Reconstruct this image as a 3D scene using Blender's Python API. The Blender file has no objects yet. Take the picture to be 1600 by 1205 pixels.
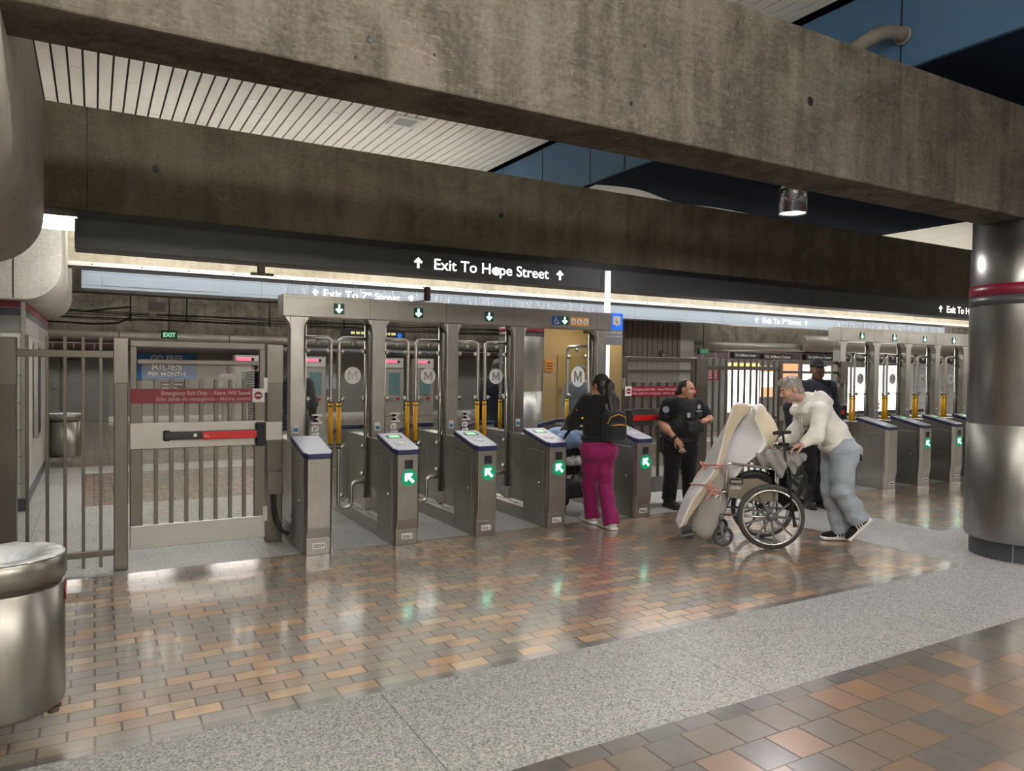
import bpy, bmesh, math, random
import numpy as np
from mathutils import Vector, Matrix
PI = math.pi
S = bpy.context.scene
COL = S.collection

# ------------------------------------------------------------------ camera
def make_camera():
    f_px, yaw, pitch, roll = 1147.46, math.radians(29.6668), math.radians(1.3571), math.radians(-0.7339)
    cy, sy = math.cos(yaw), math.sin(yaw)
    f = np.array([sy*math.cos(pitch), cy*math.cos(pitch), -math.sin(pitch)])
    r = np.array([cy, -sy, 0.0]); d = np.cross(f, r)
    c, s = math.cos(roll), math.sin(roll)
    r2, d2 = c*r+s*d, -s*r+c*d
    cam = bpy.data.cameras.new('camera'); cam.sensor_width = 36; cam.sensor_fit = 'HORIZONTAL'
    cam.lens = f_px*36/1600; cam.clip_start = 0.05; cam.clip_end = 200
    o = bpy.data.objects.new('camera', cam); COL.objects.link(o)
    m = Matrix.Identity(4)
    for i in range(3):
        m[i][0], m[i][1], m[i][2] = r2[i], -d2[i], -f[i]
    m[2][3] = 1.66
    o.matrix_world = m
    S.camera = o
make_camera()

# ------------------------------------------------------------------ world, exposure
W = bpy.data.worlds.new('world'); S.world = W; W.use_nodes = True
W.node_tree.nodes['Background'].inputs[0].default_value = (0.75, 0.85, 1.0, 1)
W.node_tree.nodes['Background'].inputs[1].default_value = 0.06
S.view_settings.view_transform = 'Standard'; S.view_settings.look = 'None'
S.view_settings.exposure = 0.62; S.view_settings.gamma = 1.0; S.view_settings.use_curve_mapping = False
S.cycles.max_bounces = 8; S.cycles.diffuse_bounces = 4; S.cycles.glossy_bounces = 4
S.cycles.transparent_max_bounces = 64; S.cycles.transmission_bounces = 4
S.cycles.sample_clamp_indirect = 6.0; S.cycles.caustics_reflective = False; S.cycles.caustics_refractive = False
S.cycles.use_denoising = True
# strength of each kind of lamp (watts per square metre of diffuser)
E_ROW_BACK, E_ROW_MID, E_ROW_FRONT, E_ROW_UP, E_ROW_FAR, E_DOWN = 14.0, 13.0, 36.0, 16.0, 18.0, 170.0
E_ROW_FILL, E_ROW_WASH = 48.0, 13.5

# ------------------------------------------------------------------ materials
def new_mat(name):
    m = bpy.data.materials.new(name); m.use_nodes = True
    nt = m.node_tree; b = nt.nodes['Principled BSDF']
    return m, nt, b
def N(nt, t, **kw):
    n = nt.nodes.new(t)
    for k, v in kw.items(): setattr(n, k, v)
    return n
def math_n(nt, op, a, b=None, c=None):
    n = N(nt, 'ShaderNodeMath', operation=op)
    for i, v in enumerate((a, b, c)):
        if v is None: continue
        if isinstance(v, (int, float)): n.inputs[i].default_value = v
        else: nt.links.new(v, n.inputs[i])
    return n.outputs[0]
def ramp(nt, fac, stops, interp='LINEAR'):
    n = N(nt, 'ShaderNodeValToRGB'); cr = n.color_ramp; cr.interpolation = interp
    while len(cr.elements) < len(stops): cr.elements.new(0.5)
    for e, (p, c) in zip(cr.elements, stops):
        e.position = p; e.color = (*c, 1) if len(c) == 3 else c
    if fac is not None: nt.links.new(fac, n.inputs[0])
    return n.outputs[0]
def mixc(nt, fac, a, b, blend='MIX'):
    n = N(nt, 'ShaderNodeMix', data_type='RGBA', blend_type=blend)
    for s, v in ((n.inputs[0], fac), (n.inputs[6], a), (n.inputs[7], b)):
        if isinstance(v, (int, float)): s.default_value = v
        elif isinstance(v, tuple): s.default_value = (*v, 1)
        else: nt.links.new(v, s)
    return n.outputs[2]
def coords(nt, scale=(1, 1, 1), kind='Object'):
    tc = N(nt, 'ShaderNodeTexCoord'); mp = N(nt, 'ShaderNodeMapping')
    mp.inputs['Scale'].default_value = scale
    nt.links.new(tc.outputs[kind], mp.inputs[0]); return mp.outputs[0]
def noise(nt, vec, scale, detail=4, rough=0.55, dist=0.0):
    n = N(nt, 'ShaderNodeTexNoise'); n.inputs['Scale'].default_value = scale
    n.inputs['Detail'].default_value = detail; n.inputs['Roughness'].default_value = rough
    n.inputs['Distortion'].default_value = dist
    nt.links.new(vec, n.inputs['Vector']); return n.outputs['Fac']
def bump(nt, b, h, strength=0.2, dist=0.01):
    n = N(nt, 'ShaderNodeBump'); n.inputs['Strength'].default_value = strength; n.inputs['Distance'].default_value = dist
    nt.links.new(h, n.inputs['Height']); nt.links.new(n.outputs[0], b.inputs['Normal'])
def srgb(r, g, b):
    return tuple(((c/255)/12.92 if c/255 <= 0.04045 else ((c/255+0.055)/1.055)**2.4) for c in (r, g, b))
def plain(name, col, rough=0.5, metal=0.0, spec=0.5, coat=0.0, bumpy=0.0, vary=0.0, vscale=12.0):
    m, nt, b = new_mat(name)
    b.inputs['Base Color'].default_value = (*col, 1); b.inputs['Roughness'].default_value = rough
    b.inputs['Metallic'].default_value = metal; b.inputs['Specular IOR Level'].default_value = spec
    b.inputs['Coat Weight'].default_value = coat
    if vary or bumpy:
        v = coords(nt); f = noise(nt, v, vscale)
        if vary:
            nt.links.new(mixc(nt, f, tuple(c*(1-vary) for c in col), tuple(min(1, c*(1+vary)) for c in col)), b.inputs['Base Color'])
        if bumpy: bump(nt, b, f, bumpy, 0.02)
    return m
def glow(name, col, strength, base=(0.5, 0.5, 0.5)):
    m, nt, b = new_mat(name)
    b.inputs['Base Color'].default_value = (*base, 1)
    b.inputs['Emission Color'].default_value = (*col, 1); b.inputs['Emission Strength'].default_value = strength
    return m
def steel(name, col=(0.5, 0.49, 0.47), rough=0.3, axis='Z', dirt=0.25, dirtcol=(0.22, 0.2, 0.17)):
    m, nt, b = new_mat(name)
    sc = {'Z': (60, 60, 1.2), 'X': (1.2, 60, 60), 'Y': (60, 1.2, 60)}[axis]
    f = noise(nt, coords(nt, sc), 3.0, 3)
    g = noise(nt, coords(nt), 3.5, 5, 0.65)
    k = math_n(nt, 'MULTIPLY', ramp(nt, g, [(0.42, (0, 0, 0)), (0.72, (1, 1, 1))]), dirt)
    base = mixc(nt, f, tuple(c*0.86 for c in col), tuple(min(1, c*1.1) for c in col))
    nt.links.new(mixc(nt, k, base, dirtcol), b.inputs['Base Color'])
    b.inputs['Metallic'].default_value = 0.95
    nt.links.new(math_n(nt, 'ADD', math_n(nt, 'MULTIPLY', g, 0.22), rough-0.08), b.inputs['Roughness'])
    bump(nt, b, f, 0.05, 0.003)
    return m
def concrete(name, dark, light, streak=0.5, rough=0.85, patch=1.0):
    m, nt, b = new_mat(name)
    v = coords(nt)
    n1 = noise(nt, v, 1.5*patch, 9, 0.66, 0.8)
    n2 = noise(nt, coords(nt, (6, 6, 0.45)), 1.2, 5, 0.6, 0.4)
    n3 = noise(nt, coords(nt, (3.0, 3.0, 16)), 2.4, 6, 0.7, 1.6)
    fine = noise(nt, v, 38, 6, 0.7)
    a = math_n(nt, 'ADD', math_n(nt, 'MULTIPLY', n1, 0.55), math_n(nt, 'MULTIPLY', n2, streak))
    a = math_n(nt, 'ADD', a, math_n(nt, 'MULTIPLY', n3, 0.25))
    a = math_n(nt, 'ADD', a, math_n(nt, 'MULTIPLY', fine, 0.3))
    lo = (0.55+streak+0.55)*0.5
    c = ramp(nt, math_n(nt, 'DIVIDE', a, 2*lo), [(0.34, tuple(x*0.62 for x in dark)), (0.45, dark), (0.56, light), (0.68, tuple(min(1, x*1.35) for x in light))])
    # pits
    vo = N(nt, 'ShaderNodeTexVoronoi'); vo.inputs['Scale'].default_value = 7.0
    nt.links.new(v, vo.inputs['Vector'])
    pit = math_n(nt, 'LESS_THAN', vo.outputs['Distance'], 0.045)
    c = mixc(nt, math_n(nt, 'MULTIPLY', pit, 0.8), c, tuple(x*0.15 for x in dark))
    # chalky scratches
    wv = N(nt, 'ShaderNodeTexVoronoi', feature='DISTANCE_TO_EDGE'); wv.inputs['Scale'].default_value = 1.7
    nt.links.new(noise_vec(nt, v), wv.inputs['Vector'])
    sc = math_n(nt, 'MULTIPLY', math_n(nt, 'LESS_THAN', wv.outputs['Distance'], 0.006), math_n(nt, 'GREATER_THAN', n3, 0.56))
    c = mixc(nt, math_n(nt, 'MULTIPLY', sc, 0.35), c, tuple(min(1, x*1.9) for x in light))
    nt.links.new(c, b.inputs['Base Color']); b.inputs['Roughness'].default_value = rough
    b.inputs['Specular IOR Level'].default_value = 0.3
    bump(nt, b, math_n(nt, 'ADD', n3, math_n(nt, 'MULTIPLY', fine, 0.6)), 0.35, 0.012)
    return m
def noise_vec(nt, v):
    n = N(nt, 'ShaderNodeTexNoise'); n.inputs['Scale'].default_value = 1.6
    nt.links.new(v, n.inputs['Vector'])
    mx = N(nt, 'ShaderNodeVectorMath', operation='ADD'); nt.links.new(v, mx.inputs[0]); nt.links.new(n.outputs['Color'], mx.inputs[1])
    return mx.outputs[0]
def tile_mat(name, stops, w=0.2152, h=0.1033, ox=0.0034, oy=3.8105, g=0.011, brick=True, grout=(0.11, 0.085, 0.07)):
    m, nt, b = new_mat(name)
    tc = N(nt, 'ShaderNodeTexCoord'); sp = N(nt, 'ShaderNodeSeparateXYZ'); nt.links.new(tc.outputs['Object'], sp.inputs[0])
    v = math_n(nt, 'DIVIDE', math_n(nt, 'SUBTRACT', sp.outputs[1], oy), h)
    row = math_n(nt, 'FLOOR', v)
    u = math_n(nt, 'DIVIDE', math_n(nt, 'SUBTRACT', sp.outputs[0], ox), w)
    if brick: u = math_n(nt, 'ADD', u, math_n(nt, 'MULTIPLY', math_n(nt, 'FLOORED_MODULO', row, 2.0), 0.5))
    colm = math_n(nt, 'FLOOR', u)
    fu = math_n(nt, 'SUBTRACT', u, colm); fv = math_n(nt, 'SUBTRACT', v, row)
    cx = N(nt, 'ShaderNodeCombineXYZ'); nt.links.new(colm, cx.inputs[0]); nt.links.new(row, cx.inputs[1])
    wn = N(nt, 'ShaderNodeTexWhiteNoise', noise_dimensions='2D'); nt.links.new(cx.outputs[0], wn.inputs['Vector'])
    big = noise(nt, tc.outputs['Object'], 0.55, 2)
    val = math_n(nt, 'ADD', wn.outputs['Value'], math_n(nt, 'MULTIPLY', math_n(nt, 'SUBTRACT', big, 0.5), 0.5))
    c = ramp(nt, val, stops)
    # every tile carries its own flashed shade
    sh = N(nt, 'ShaderNodeVectorMath', operation='ADD'); nt.links.new(tc.outputs['Object'], sh.inputs[0])
    mu = N(nt, 'ShaderNodeVectorMath', operation='SCALE'); nt.links.new(wn.outputs['Color'], mu.inputs[0]); mu.inputs['Scale'].default_value = 30
    nt.links.new(mu.outputs[0], sh.inputs[1])
    fl = noise(nt, sh.outputs[0], 8, 3)
    c = mixc(nt, math_n(nt, 'MULTIPLY', ramp(nt, fl, [(0.45, (0, 0, 0)), (0.7, (1, 1, 1))]), 0.55), c, (0.21, 0.18, 0.155))
    eu = math_n(nt, 'MINIMUM', fu, math_n(nt, 'SUBTRACT', 1.0, fu)); ev = math_n(nt, 'MINIMUM', fv, math_n(nt, 'SUBTRACT', 1.0, fv))
    gm = math_n(nt, 'MAXIMUM', math_n(nt, 'LESS_THAN', eu, g/2/w), math_n(nt, 'LESS_THAN', ev, g*0.6/2/h))
    nt.links.new(mixc(nt, gm, c, grout), b.inputs['Base Color'])
    fine = noise(nt, tc.outputs['Object'], 60, 3)
    r = math_n(nt, 'ADD', math_n(nt, 'MULTIPLY', fine, 0.16), 0.25)
    nt.links.new(math_n(nt, 'ADD', r, math_n(nt, 'MULTIPLY', gm, 0.4)), b.inputs['Roughness'])
    b.inputs['Specular IOR Level'].default_value = 0.9; b.inputs['Coat Weight'].default_value = 1.0; b.inputs['Coat Roughness'].default_value = 0.13; b.inputs['Coat IOR'].default_value = 1.65
    hgt = math_n(nt, 'ADD', math_n(nt, 'SUBTRACT', 1.0, gm), math_n(nt, 'MULTIPLY', wn.outputs['Value'], 0.25))
    bump(nt, b, hgt, 0.25, 0.003)
    return m
def granite_mat():
    m, nt, b = new_mat('granite')
    v = coords(nt)
    vo = N(nt, 'ShaderNodeTexVoronoi'); vo.inputs['Scale'].default_value = 135; nt.links.new(v, vo.inputs['Vector'])
    sp = N(nt, 'ShaderNodeSeparateColor'); nt.links.new(vo.outputs['Color'], sp.inputs[0])
    f = math_n(nt, 'ADD', math_n(nt, 'MULTIPLY', sp.outputs[0], 0.7), math_n(nt, 'MULTIPLY', noise(nt, v, 240, 2), 0.3))
    c = ramp(nt, f, [(0.1, (0.085, 0.085, 0.083)), (0.3, (0.26, 0.26, 0.252)), (0.6, (0.39, 0.39, 0.378)), (0.9, (0.58, 0.578, 0.56))])
    # slab joints every 1.78 m
    px = N(nt, 'ShaderNodeSeparateXYZ'); nt.links.new(v, px.inputs[0])
    q = math_n(nt, 'FRACT', math_n(nt, 'DIVIDE', math_n(nt, 'SUBTRACT', px.outputs[0], 1.261), 1.78))
    j = math_n(nt, 'LESS_THAN', q, 0.0035)
    nt.links.new(mixc(nt, math_n(nt, 'MULTIPLY', j, 0.75), c, (0.07, 0.065, 0.06)), b.inputs['Base Color'])
    nt.links.new(math_n(nt, 'ADD', math_n(nt, 'MULTIPLY', noise(nt, v, 2.2), 0.25), 0.3), b.inputs['Roughness'])
    return m
def wall_tile(name, col, w, h, grout=(0.35, 0.34, 0.32), ox=0, oz=0, axis=0, g=0.012, rough=0.3):
    m, nt, b = new_mat(name)
    v = coords(nt); sp = N(nt, 'ShaderNodeSeparateXYZ'); nt.links.new(v, sp.inputs[0])
    fu = math_n(nt, 'FRACT', math_n(nt, 'DIVIDE', math_n(nt, 'SUBTRACT', sp.outputs[axis], ox), w))
    fv = math_n(nt, 'FRACT', math_n(nt, 'DIVIDE', math_n(nt, 'SUBTRACT', sp.outputs[2], oz), h))
    gm = math_n(nt, 'MAXIMUM', math_n(nt, 'LESS_THAN', fu, g/w), math_n(nt, 'LESS_THAN', fv, g/h))
    nt.links.new(mixc(nt, gm, col, grout), b.inputs['Base Color']); b.inputs['Roughness'].default_value = rough
    return m
def glass_mat(name, tint=(0.93, 0.96, 0.97), refl=0.10):
    m = bpy.data.materials.new(name); m.use_nodes = True; nt = m.node_tree
    nt.nodes.remove(nt.nodes['Principled BSDF'])
    t = N(nt, 'ShaderNodeBsdfTransparent'); t.inputs[0].default_value = (*tint, 1)
    gl = N(nt, 'ShaderNodeBsdfGlossy'); gl.inputs['Roughness'].default_value = 0.05
    fr = N(nt, 'ShaderNodeFresnel'); fr.inputs[0].default_value = 1.45
    mx = N(nt, 'ShaderNodeMixShader')
    ge = N(nt, 'ShaderNodeNewGeometry')      # reflection on the outer faces only
    nt.links.new(math_n(nt, 'MULTIPLY', math_n(nt, 'ADD', fr.outputs[0], refl*0.1), math_n(nt, 'SUBTRACT', 1.0, ge.outputs['Backfacing'])), mx.inputs[0]); nt.links.new(t.outputs[0], mx.inputs[1]); nt.links.new(gl.outputs[0], mx.inputs[2])
    nt.links.new(mx.outputs[0], nt.nodes['Material Output'].inputs[0])
    return m
def mesh_screen(name, pitch=0.014, hole=0.36, col=(0.4, 0.39, 0.36)):
    """perforated sheet: round holes in a steel sheet"""
    m, nt, b = new_mat(name)
    v = coords(nt, (1/pitch, 1/pitch, 1/pitch)); sp = N(nt, 'ShaderNodeSeparateXYZ'); nt.links.new(v, sp.inputs[0])
    row = math_n(nt, 'FLOOR', sp.outputs[2])
    fx = math_n(nt, 'SUBTRACT', math_n(nt, 'FRACT', math_n(nt, 'ADD', sp.outputs[0], math_n(nt, 'MULTIPLY', math_n(nt, 'FLOORED_MODULO', row, 2.0), 0.5))), 0.5)
    fz = math_n(nt, 'SUBTRACT', math_n(nt, 'FRACT', sp.outputs[2]), 0.5)
    d = math_n(nt, 'SQRT', math_n(nt, 'ADD', math_n(nt, 'POWER', fx, 2.0), math_n(nt, 'POWER', fz, 2.0)))
    solid = math_n(nt, 'GREATER_THAN', d, hole)
    b.inputs['Base Color'].default_value = (*col, 1); b.inputs['Metallic'].default_value = 0.7; b.inputs['Roughness'].default_value = 0.45
    nt.links.new(solid, b.inputs['Alpha'])
    return m

M = {}
M['concrete'] = concrete('concrete', (0.06, 0.053, 0.042), (0.138, 0.123, 0.101), 0.3)
M['concrete_dark'] = concrete('concrete_dark', (0.115, 0.10, 0.074), (0.19, 0.168, 0.128), 0.25)
M['concrete_pale'] = concrete('concrete_pale', (0.34, 0.305, 0.235), (0.46, 0.42, 0.34), 0.25)
M['concrete_smooth'] = concrete('concrete_smooth', (0.4, 0.38, 0.34), (0.5, 0.48, 0.43), 0.15, 0.6)
tstops = [(0.0, (0.215, 0.2, 0.188)), (0.3, (0.27, 0.235, 0.2)), (0.5, (0.32, 0.245, 0.185)), (0.66, (0.40, 0.26, 0.16)), (0.8, (0.53, 0.28, 0.14)), (0.92, (0.56, 0.37, 0.21)), (1.0, (0.5, 0.4, 0.29))]
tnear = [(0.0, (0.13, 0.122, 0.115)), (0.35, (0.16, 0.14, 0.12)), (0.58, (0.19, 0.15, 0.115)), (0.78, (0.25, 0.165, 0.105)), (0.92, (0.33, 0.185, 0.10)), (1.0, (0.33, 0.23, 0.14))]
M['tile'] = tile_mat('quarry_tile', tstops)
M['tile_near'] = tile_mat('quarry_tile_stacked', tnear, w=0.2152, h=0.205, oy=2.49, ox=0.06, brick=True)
M['tile_edge'] = tile_mat('quarry_tile_border', [(0.0, (0.085, 0.083, 0.08)), (1.0, (0.17, 0.16, 0.15))], h=0.4, oy=3.4, brick=False)
M['granite'] = granite_mat()
M['steel'] = steel('brushed_steel', (0.41, 0.395, 0.37), 0.29, 'Z', 0.3)
M['steel_h'] = steel('brushed_steel_across', (0.38, 0.37, 0.35), 0.3, 'X', 0.15)
M['steel_worn'] = steel('worn_steel', (0.155, 0.143, 0.126), 0.33, 'Z', 0.55, (0.13, 0.115, 0.095))
M['steel_column'] = steel('column_steel', (0.33, 0.325, 0.31), 0.3, 'Z', 0.3, (0.16, 0.15, 0.14))
M['steel_bin'] = steel('bin_steel', (0.31, 0.295, 0.265), 0.3, 'Z', 0.25)
M['steel_side'] = steel('cabinet_side_steel', (0.4, 0.385, 0.36), 0.34, 'Z', 0.25)
M['chrome'] = plain('chrome', (0.72, 0.71, 0.69), 0.15, 1.0)
M['black'] = plain('black_paint', (0.012, 0.012, 0.013), 0.45)
M['blackmatte'] = plain('black_rubber', (0.016, 0.016, 0.017), 0.75)
M['charcoal'] = plain('charcoal_paint', (0.062, 0.066, 0.075), 0.4, vary=0.15, vscale=3)
M['sign_blue'] = plain('blue_grey_sign_paint', (0.29, 0.35, 0.425), 0.3, vary=0.05, vscale=2)
M['navy'] = plain('navy_plastic', (0.02, 0.024, 0.085), 0.4)
M['lilac'] = plain('pale_reader_top', (0.44, 0.45, 0.55), 0.3)
M['white'] = plain('white_paint', (0.78, 0.77, 0.74), 0.45)
M['slat'] = plain('slat_paint', (0.86, 0.845, 0.79), 0.45, vary=0.08, vscale=2.5)
M['slat_patch'] = plain('slat_patch_paint', (0.86, 0.85, 0.8), 0.45)
M['label'] = plain('white_label', (0.82, 0.82, 0.8), 0.4)
M['ink'] = plain('black_ink', (0.012, 0.012, 0.02), 0.5)
M['red_sign'] = plain('dark_red_sign', (0.27, 0.010, 0.034), 0.4)
M['pink_ink'] = plain('pink_lettering', (0.75, 0.5, 0.5), 0.5)
M['red'] = plain('red_bar', (0.55, 0.012, 0.02), 0.35)
M['maroon'] = plain('maroon_band', (0.20, 0.012, 0.035), 0.35)
M['yellow'] = plain('yellow_foam', (0.82, 0.45, 0.005), 0.55)
M['green_lit'] = glow('green_lamp', (0.02, 0.62, 0.25), 1.1, (0.0, 0.12, 0.05))
M['green_dim'] = glow('green_lamp_face', (0.0, 0.32, 0.12), 0.5, (0.0, 0.06, 0.03))
M['mint_lit'] = glow('mint_lit_arrow', (0.35, 1.0, 0.75), 2.6)
M['screen'] = glow('small_green_screen', (0.12, 0.62, 0.2), 0.75)
M['lamp_back'] = glow('fluorescent_diffuser_back', (1.0, 0.98, 0.93), E_ROW_BACK)
M['lamp_front'] = glow('fluorescent_diffuser_front', (1.0, 0.96, 0.88), E_ROW_FRONT)
M['lamp_up'] = glow('fluorescent_diffuser_up', (1.0, 0.97, 0.9), E_ROW_UP)
M['lamp_mid'] = glow('fluorescent_diffuser_mid', (1.0, 0.97, 0.9), E_ROW_MID)
M['lamp_fill'] = glow('added_fill_diffuser', (1.0, 0.96, 0.9), E_ROW_FILL)
M['lamp_wash'] = glow('fluorescent_diffuser_wash', (1.0, 0.97, 0.9), E_ROW_WASH)
M['lamp_far'] = glow('fluorescent_diffuser_far', (1.0, 0.95, 0.88), E_ROW_FAR)
M['downlamp'] = glow('downlight_disc', (1.0, 0.93, 0.95), E_DOWN)
M['sign_lit'] = glow('lit_sign_lettering', (1.0, 0.94, 0.87), 1.5)
M['sign_lit_amber'] = glow('lit_sign_lettering_amber', (1.0, 0.72, 0.46), 1.0)
M['exit_green'] = glow('exit_sign_green', (0.25, 0.7, 0.35), 0.55)
M['glass'] = glass_mat('clear_panel')
M['decal'] = plain('white_decal', (0.86, 0.87, 0.89), 0.4)
M['perf'] = mesh_screen('perforated_screen', hole=0.45)
M['blue_panel'] = plain('blue_panel_paint', (0.06, 0.135, 0.235), 0.5, vary=0.12, vscale=1.2)
M['blue_banner'] = plain('blue_banner', (0.03, 0.17, 0.48), 0.5)
M['blue_sign'] = glow('blue_sign_face', (0.01, 0.14, 0.7), 0.5, (0.01, 0.12, 0.6))
M['navy_sign'] = plain('navy_sign', (0.01, 0.09, 0.3), 0.4)
M['grey_sign'] = plain('grey_sign', (0.24, 0.25, 0.28), 0.4)
M['orange'] = glow('orange_panel', (1.0, 0.28, 0.03), 0.7)
M['orange_label'] = plain('orange_label', (0.75, 0.36, 0.06), 0.4)
M['white_lit'] = glow('white_lit_panel', (1.0, 0.97, 0.95), 3.0)
M['yellow_lit'] = glow('yellow_lit_panel', (1.0, 0.72, 0.1), 1.2)
M['magenta_lit'] = glow('magenta_lit_strip', (1.0, 0.03, 0.22), 0.6)
M['grey_door'] = plain('grey_door_paint', (0.2, 0.2, 0.2), 0.5, vary=0.08, vscale=1.5)
M['grey_wall'] = plain('grey_wall_paint', (0.26, 0.25, 0.24), 0.5, vary=0.08)
M['brown_panel'] = plain('brown_panel', (0.085, 0.055, 0.04), 0.5, vary=0.2, vscale=5)
M['ochre_wall'] = plain('ochre_wall', (0.52, 0.45, 0.31), 0.45)
M['pipe'] = plain('grey_pipe', (0.17, 0.155, 0.135), 0.35, vary=0.2, vscale=4)
M['cable'] = plain('black_cable', (0.015, 0.015, 0.015), 0.5)
M['box_grey'] = plain('grey_box', (0.33, 0.34, 0.36), 0.5)
M['bag_clear'] = plain('clear_bin_bag', (0.7, 0.72, 0.74), 0.18, bumpy=0.5, vscale=25)
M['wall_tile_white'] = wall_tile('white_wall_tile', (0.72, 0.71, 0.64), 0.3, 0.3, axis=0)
M['wall_tile_shaded'] = wall_tile('white_tile_shaded_side', (0.46, 0.45, 0.42), 0.3, 0.3, axis=1)  # same white tile, with the shade of the pier's side put into its colour
M['wall_tile_far'] = wall_tile('white_far_tile', (0.6, 0.61, 0.62), 0.6, 0.6, axis=0, g=0.02)
M['grid_dark'] = wall_tile('dark_red_band', (0.05, 0.02, 0.022), 0.5, 0.22, (0.2, 0.19, 0.18), axis=0, g=0.03)
M['steel_worn2'] = steel('header_steel', (0.34, 0.325, 0.295), 0.3, 'Z', 0.35)
M['green_sign'] = plain('green_sign', (0.003, 0.06, 0.03), 0.4)
M['navy_sign2'] = plain('blue_access_sign', (0.01, 0.09, 0.25), 0.4)
M['maroon_dark'] = plain('dark_red_plastic', (0.03, 0.008, 0.008), 0.4)
M['chrome_dark'] = plain('dark_chrome', (0.35, 0.35, 0.37), 0.12, 1.0)
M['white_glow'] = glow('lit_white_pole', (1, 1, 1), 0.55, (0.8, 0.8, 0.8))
M['brass'] = plain('brass', (0.6, 0.5, 0.33), 0.3, 1.0)
M['pale_poster'] = plain('pale_poster', (0.5, 0.6, 0.68), 0.5)
M['green_dark'] = plain('dark_green_case', (0.005, 0.03, 0.015), 0.4); M['exit_face'] = glow('exit_face', (0.03, 0.22, 0.09), 0.35, (0.01, 0.08, 0.03)); M['exit_text'] = glow('exit_text', (0.5, 0.9, 0.6), 0.5)
M['yellow_dim'] = glow('dim_yellow_text', (0.8, 0.75, 0.15), 0.4); M['lamp_warm'] = glow('warm_lamp', (1.0, 0.78, 0.42), 9.0)
M['orange_paper'] = plain('orange_paper', (0.75, 0.35, 0.1), 0.5); M['yellow_paper'] = plain('yellow_paper', (0.85, 0.65, 0.12), 0.5)
M['pink_cord'] = plain('pink_cord', (0.62, 0.3, 0.27), 0.8)
M['olive_vinyl'] = plain('olive_vinyl', (0.17, 0.145, 0.10), 0.5, vary=0.15, vscale=6)
M['tyre'] = plain('grey_tyre', (0.05, 0.05, 0.048), 0.6); M['spoke'] = plain('spoke_grey', (0.12, 0.12, 0.125), 0.35, 0.3)
M['bag_black'] = plain('black_bag', (0.012, 0.012, 0.014), 0.28, bumpy=0.6, vscale=22)
M['beige_panel'] = plain('beige_panel', (0.48, 0.45, 0.42), 0.4); M['teal_screen'] = glow('teal_screen', (0.1, 0.2, 0.19), 0.2, (0.08, 0.13, 0.13))
M['cream_lit'] = glow('cream_lit_panel', (1.0, 0.92, 0.75), 0.8)
M['ochre_door'] = plain('ochre_door', (0.45, 0.37, 0.2), 0.45)
M['steel_mid'] = steel('mid_steel', (0.2, 0.187, 0.167), 0.3, 'Z', 0.4, (0.15, 0.13, 0.11))
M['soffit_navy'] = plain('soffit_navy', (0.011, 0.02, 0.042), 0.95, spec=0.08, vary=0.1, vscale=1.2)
M['tube_steel'] = plain('tube_steel', (0.42, 0.405, 0.375), 0.3, 0.95, vary=0.15, vscale=8)
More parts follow.
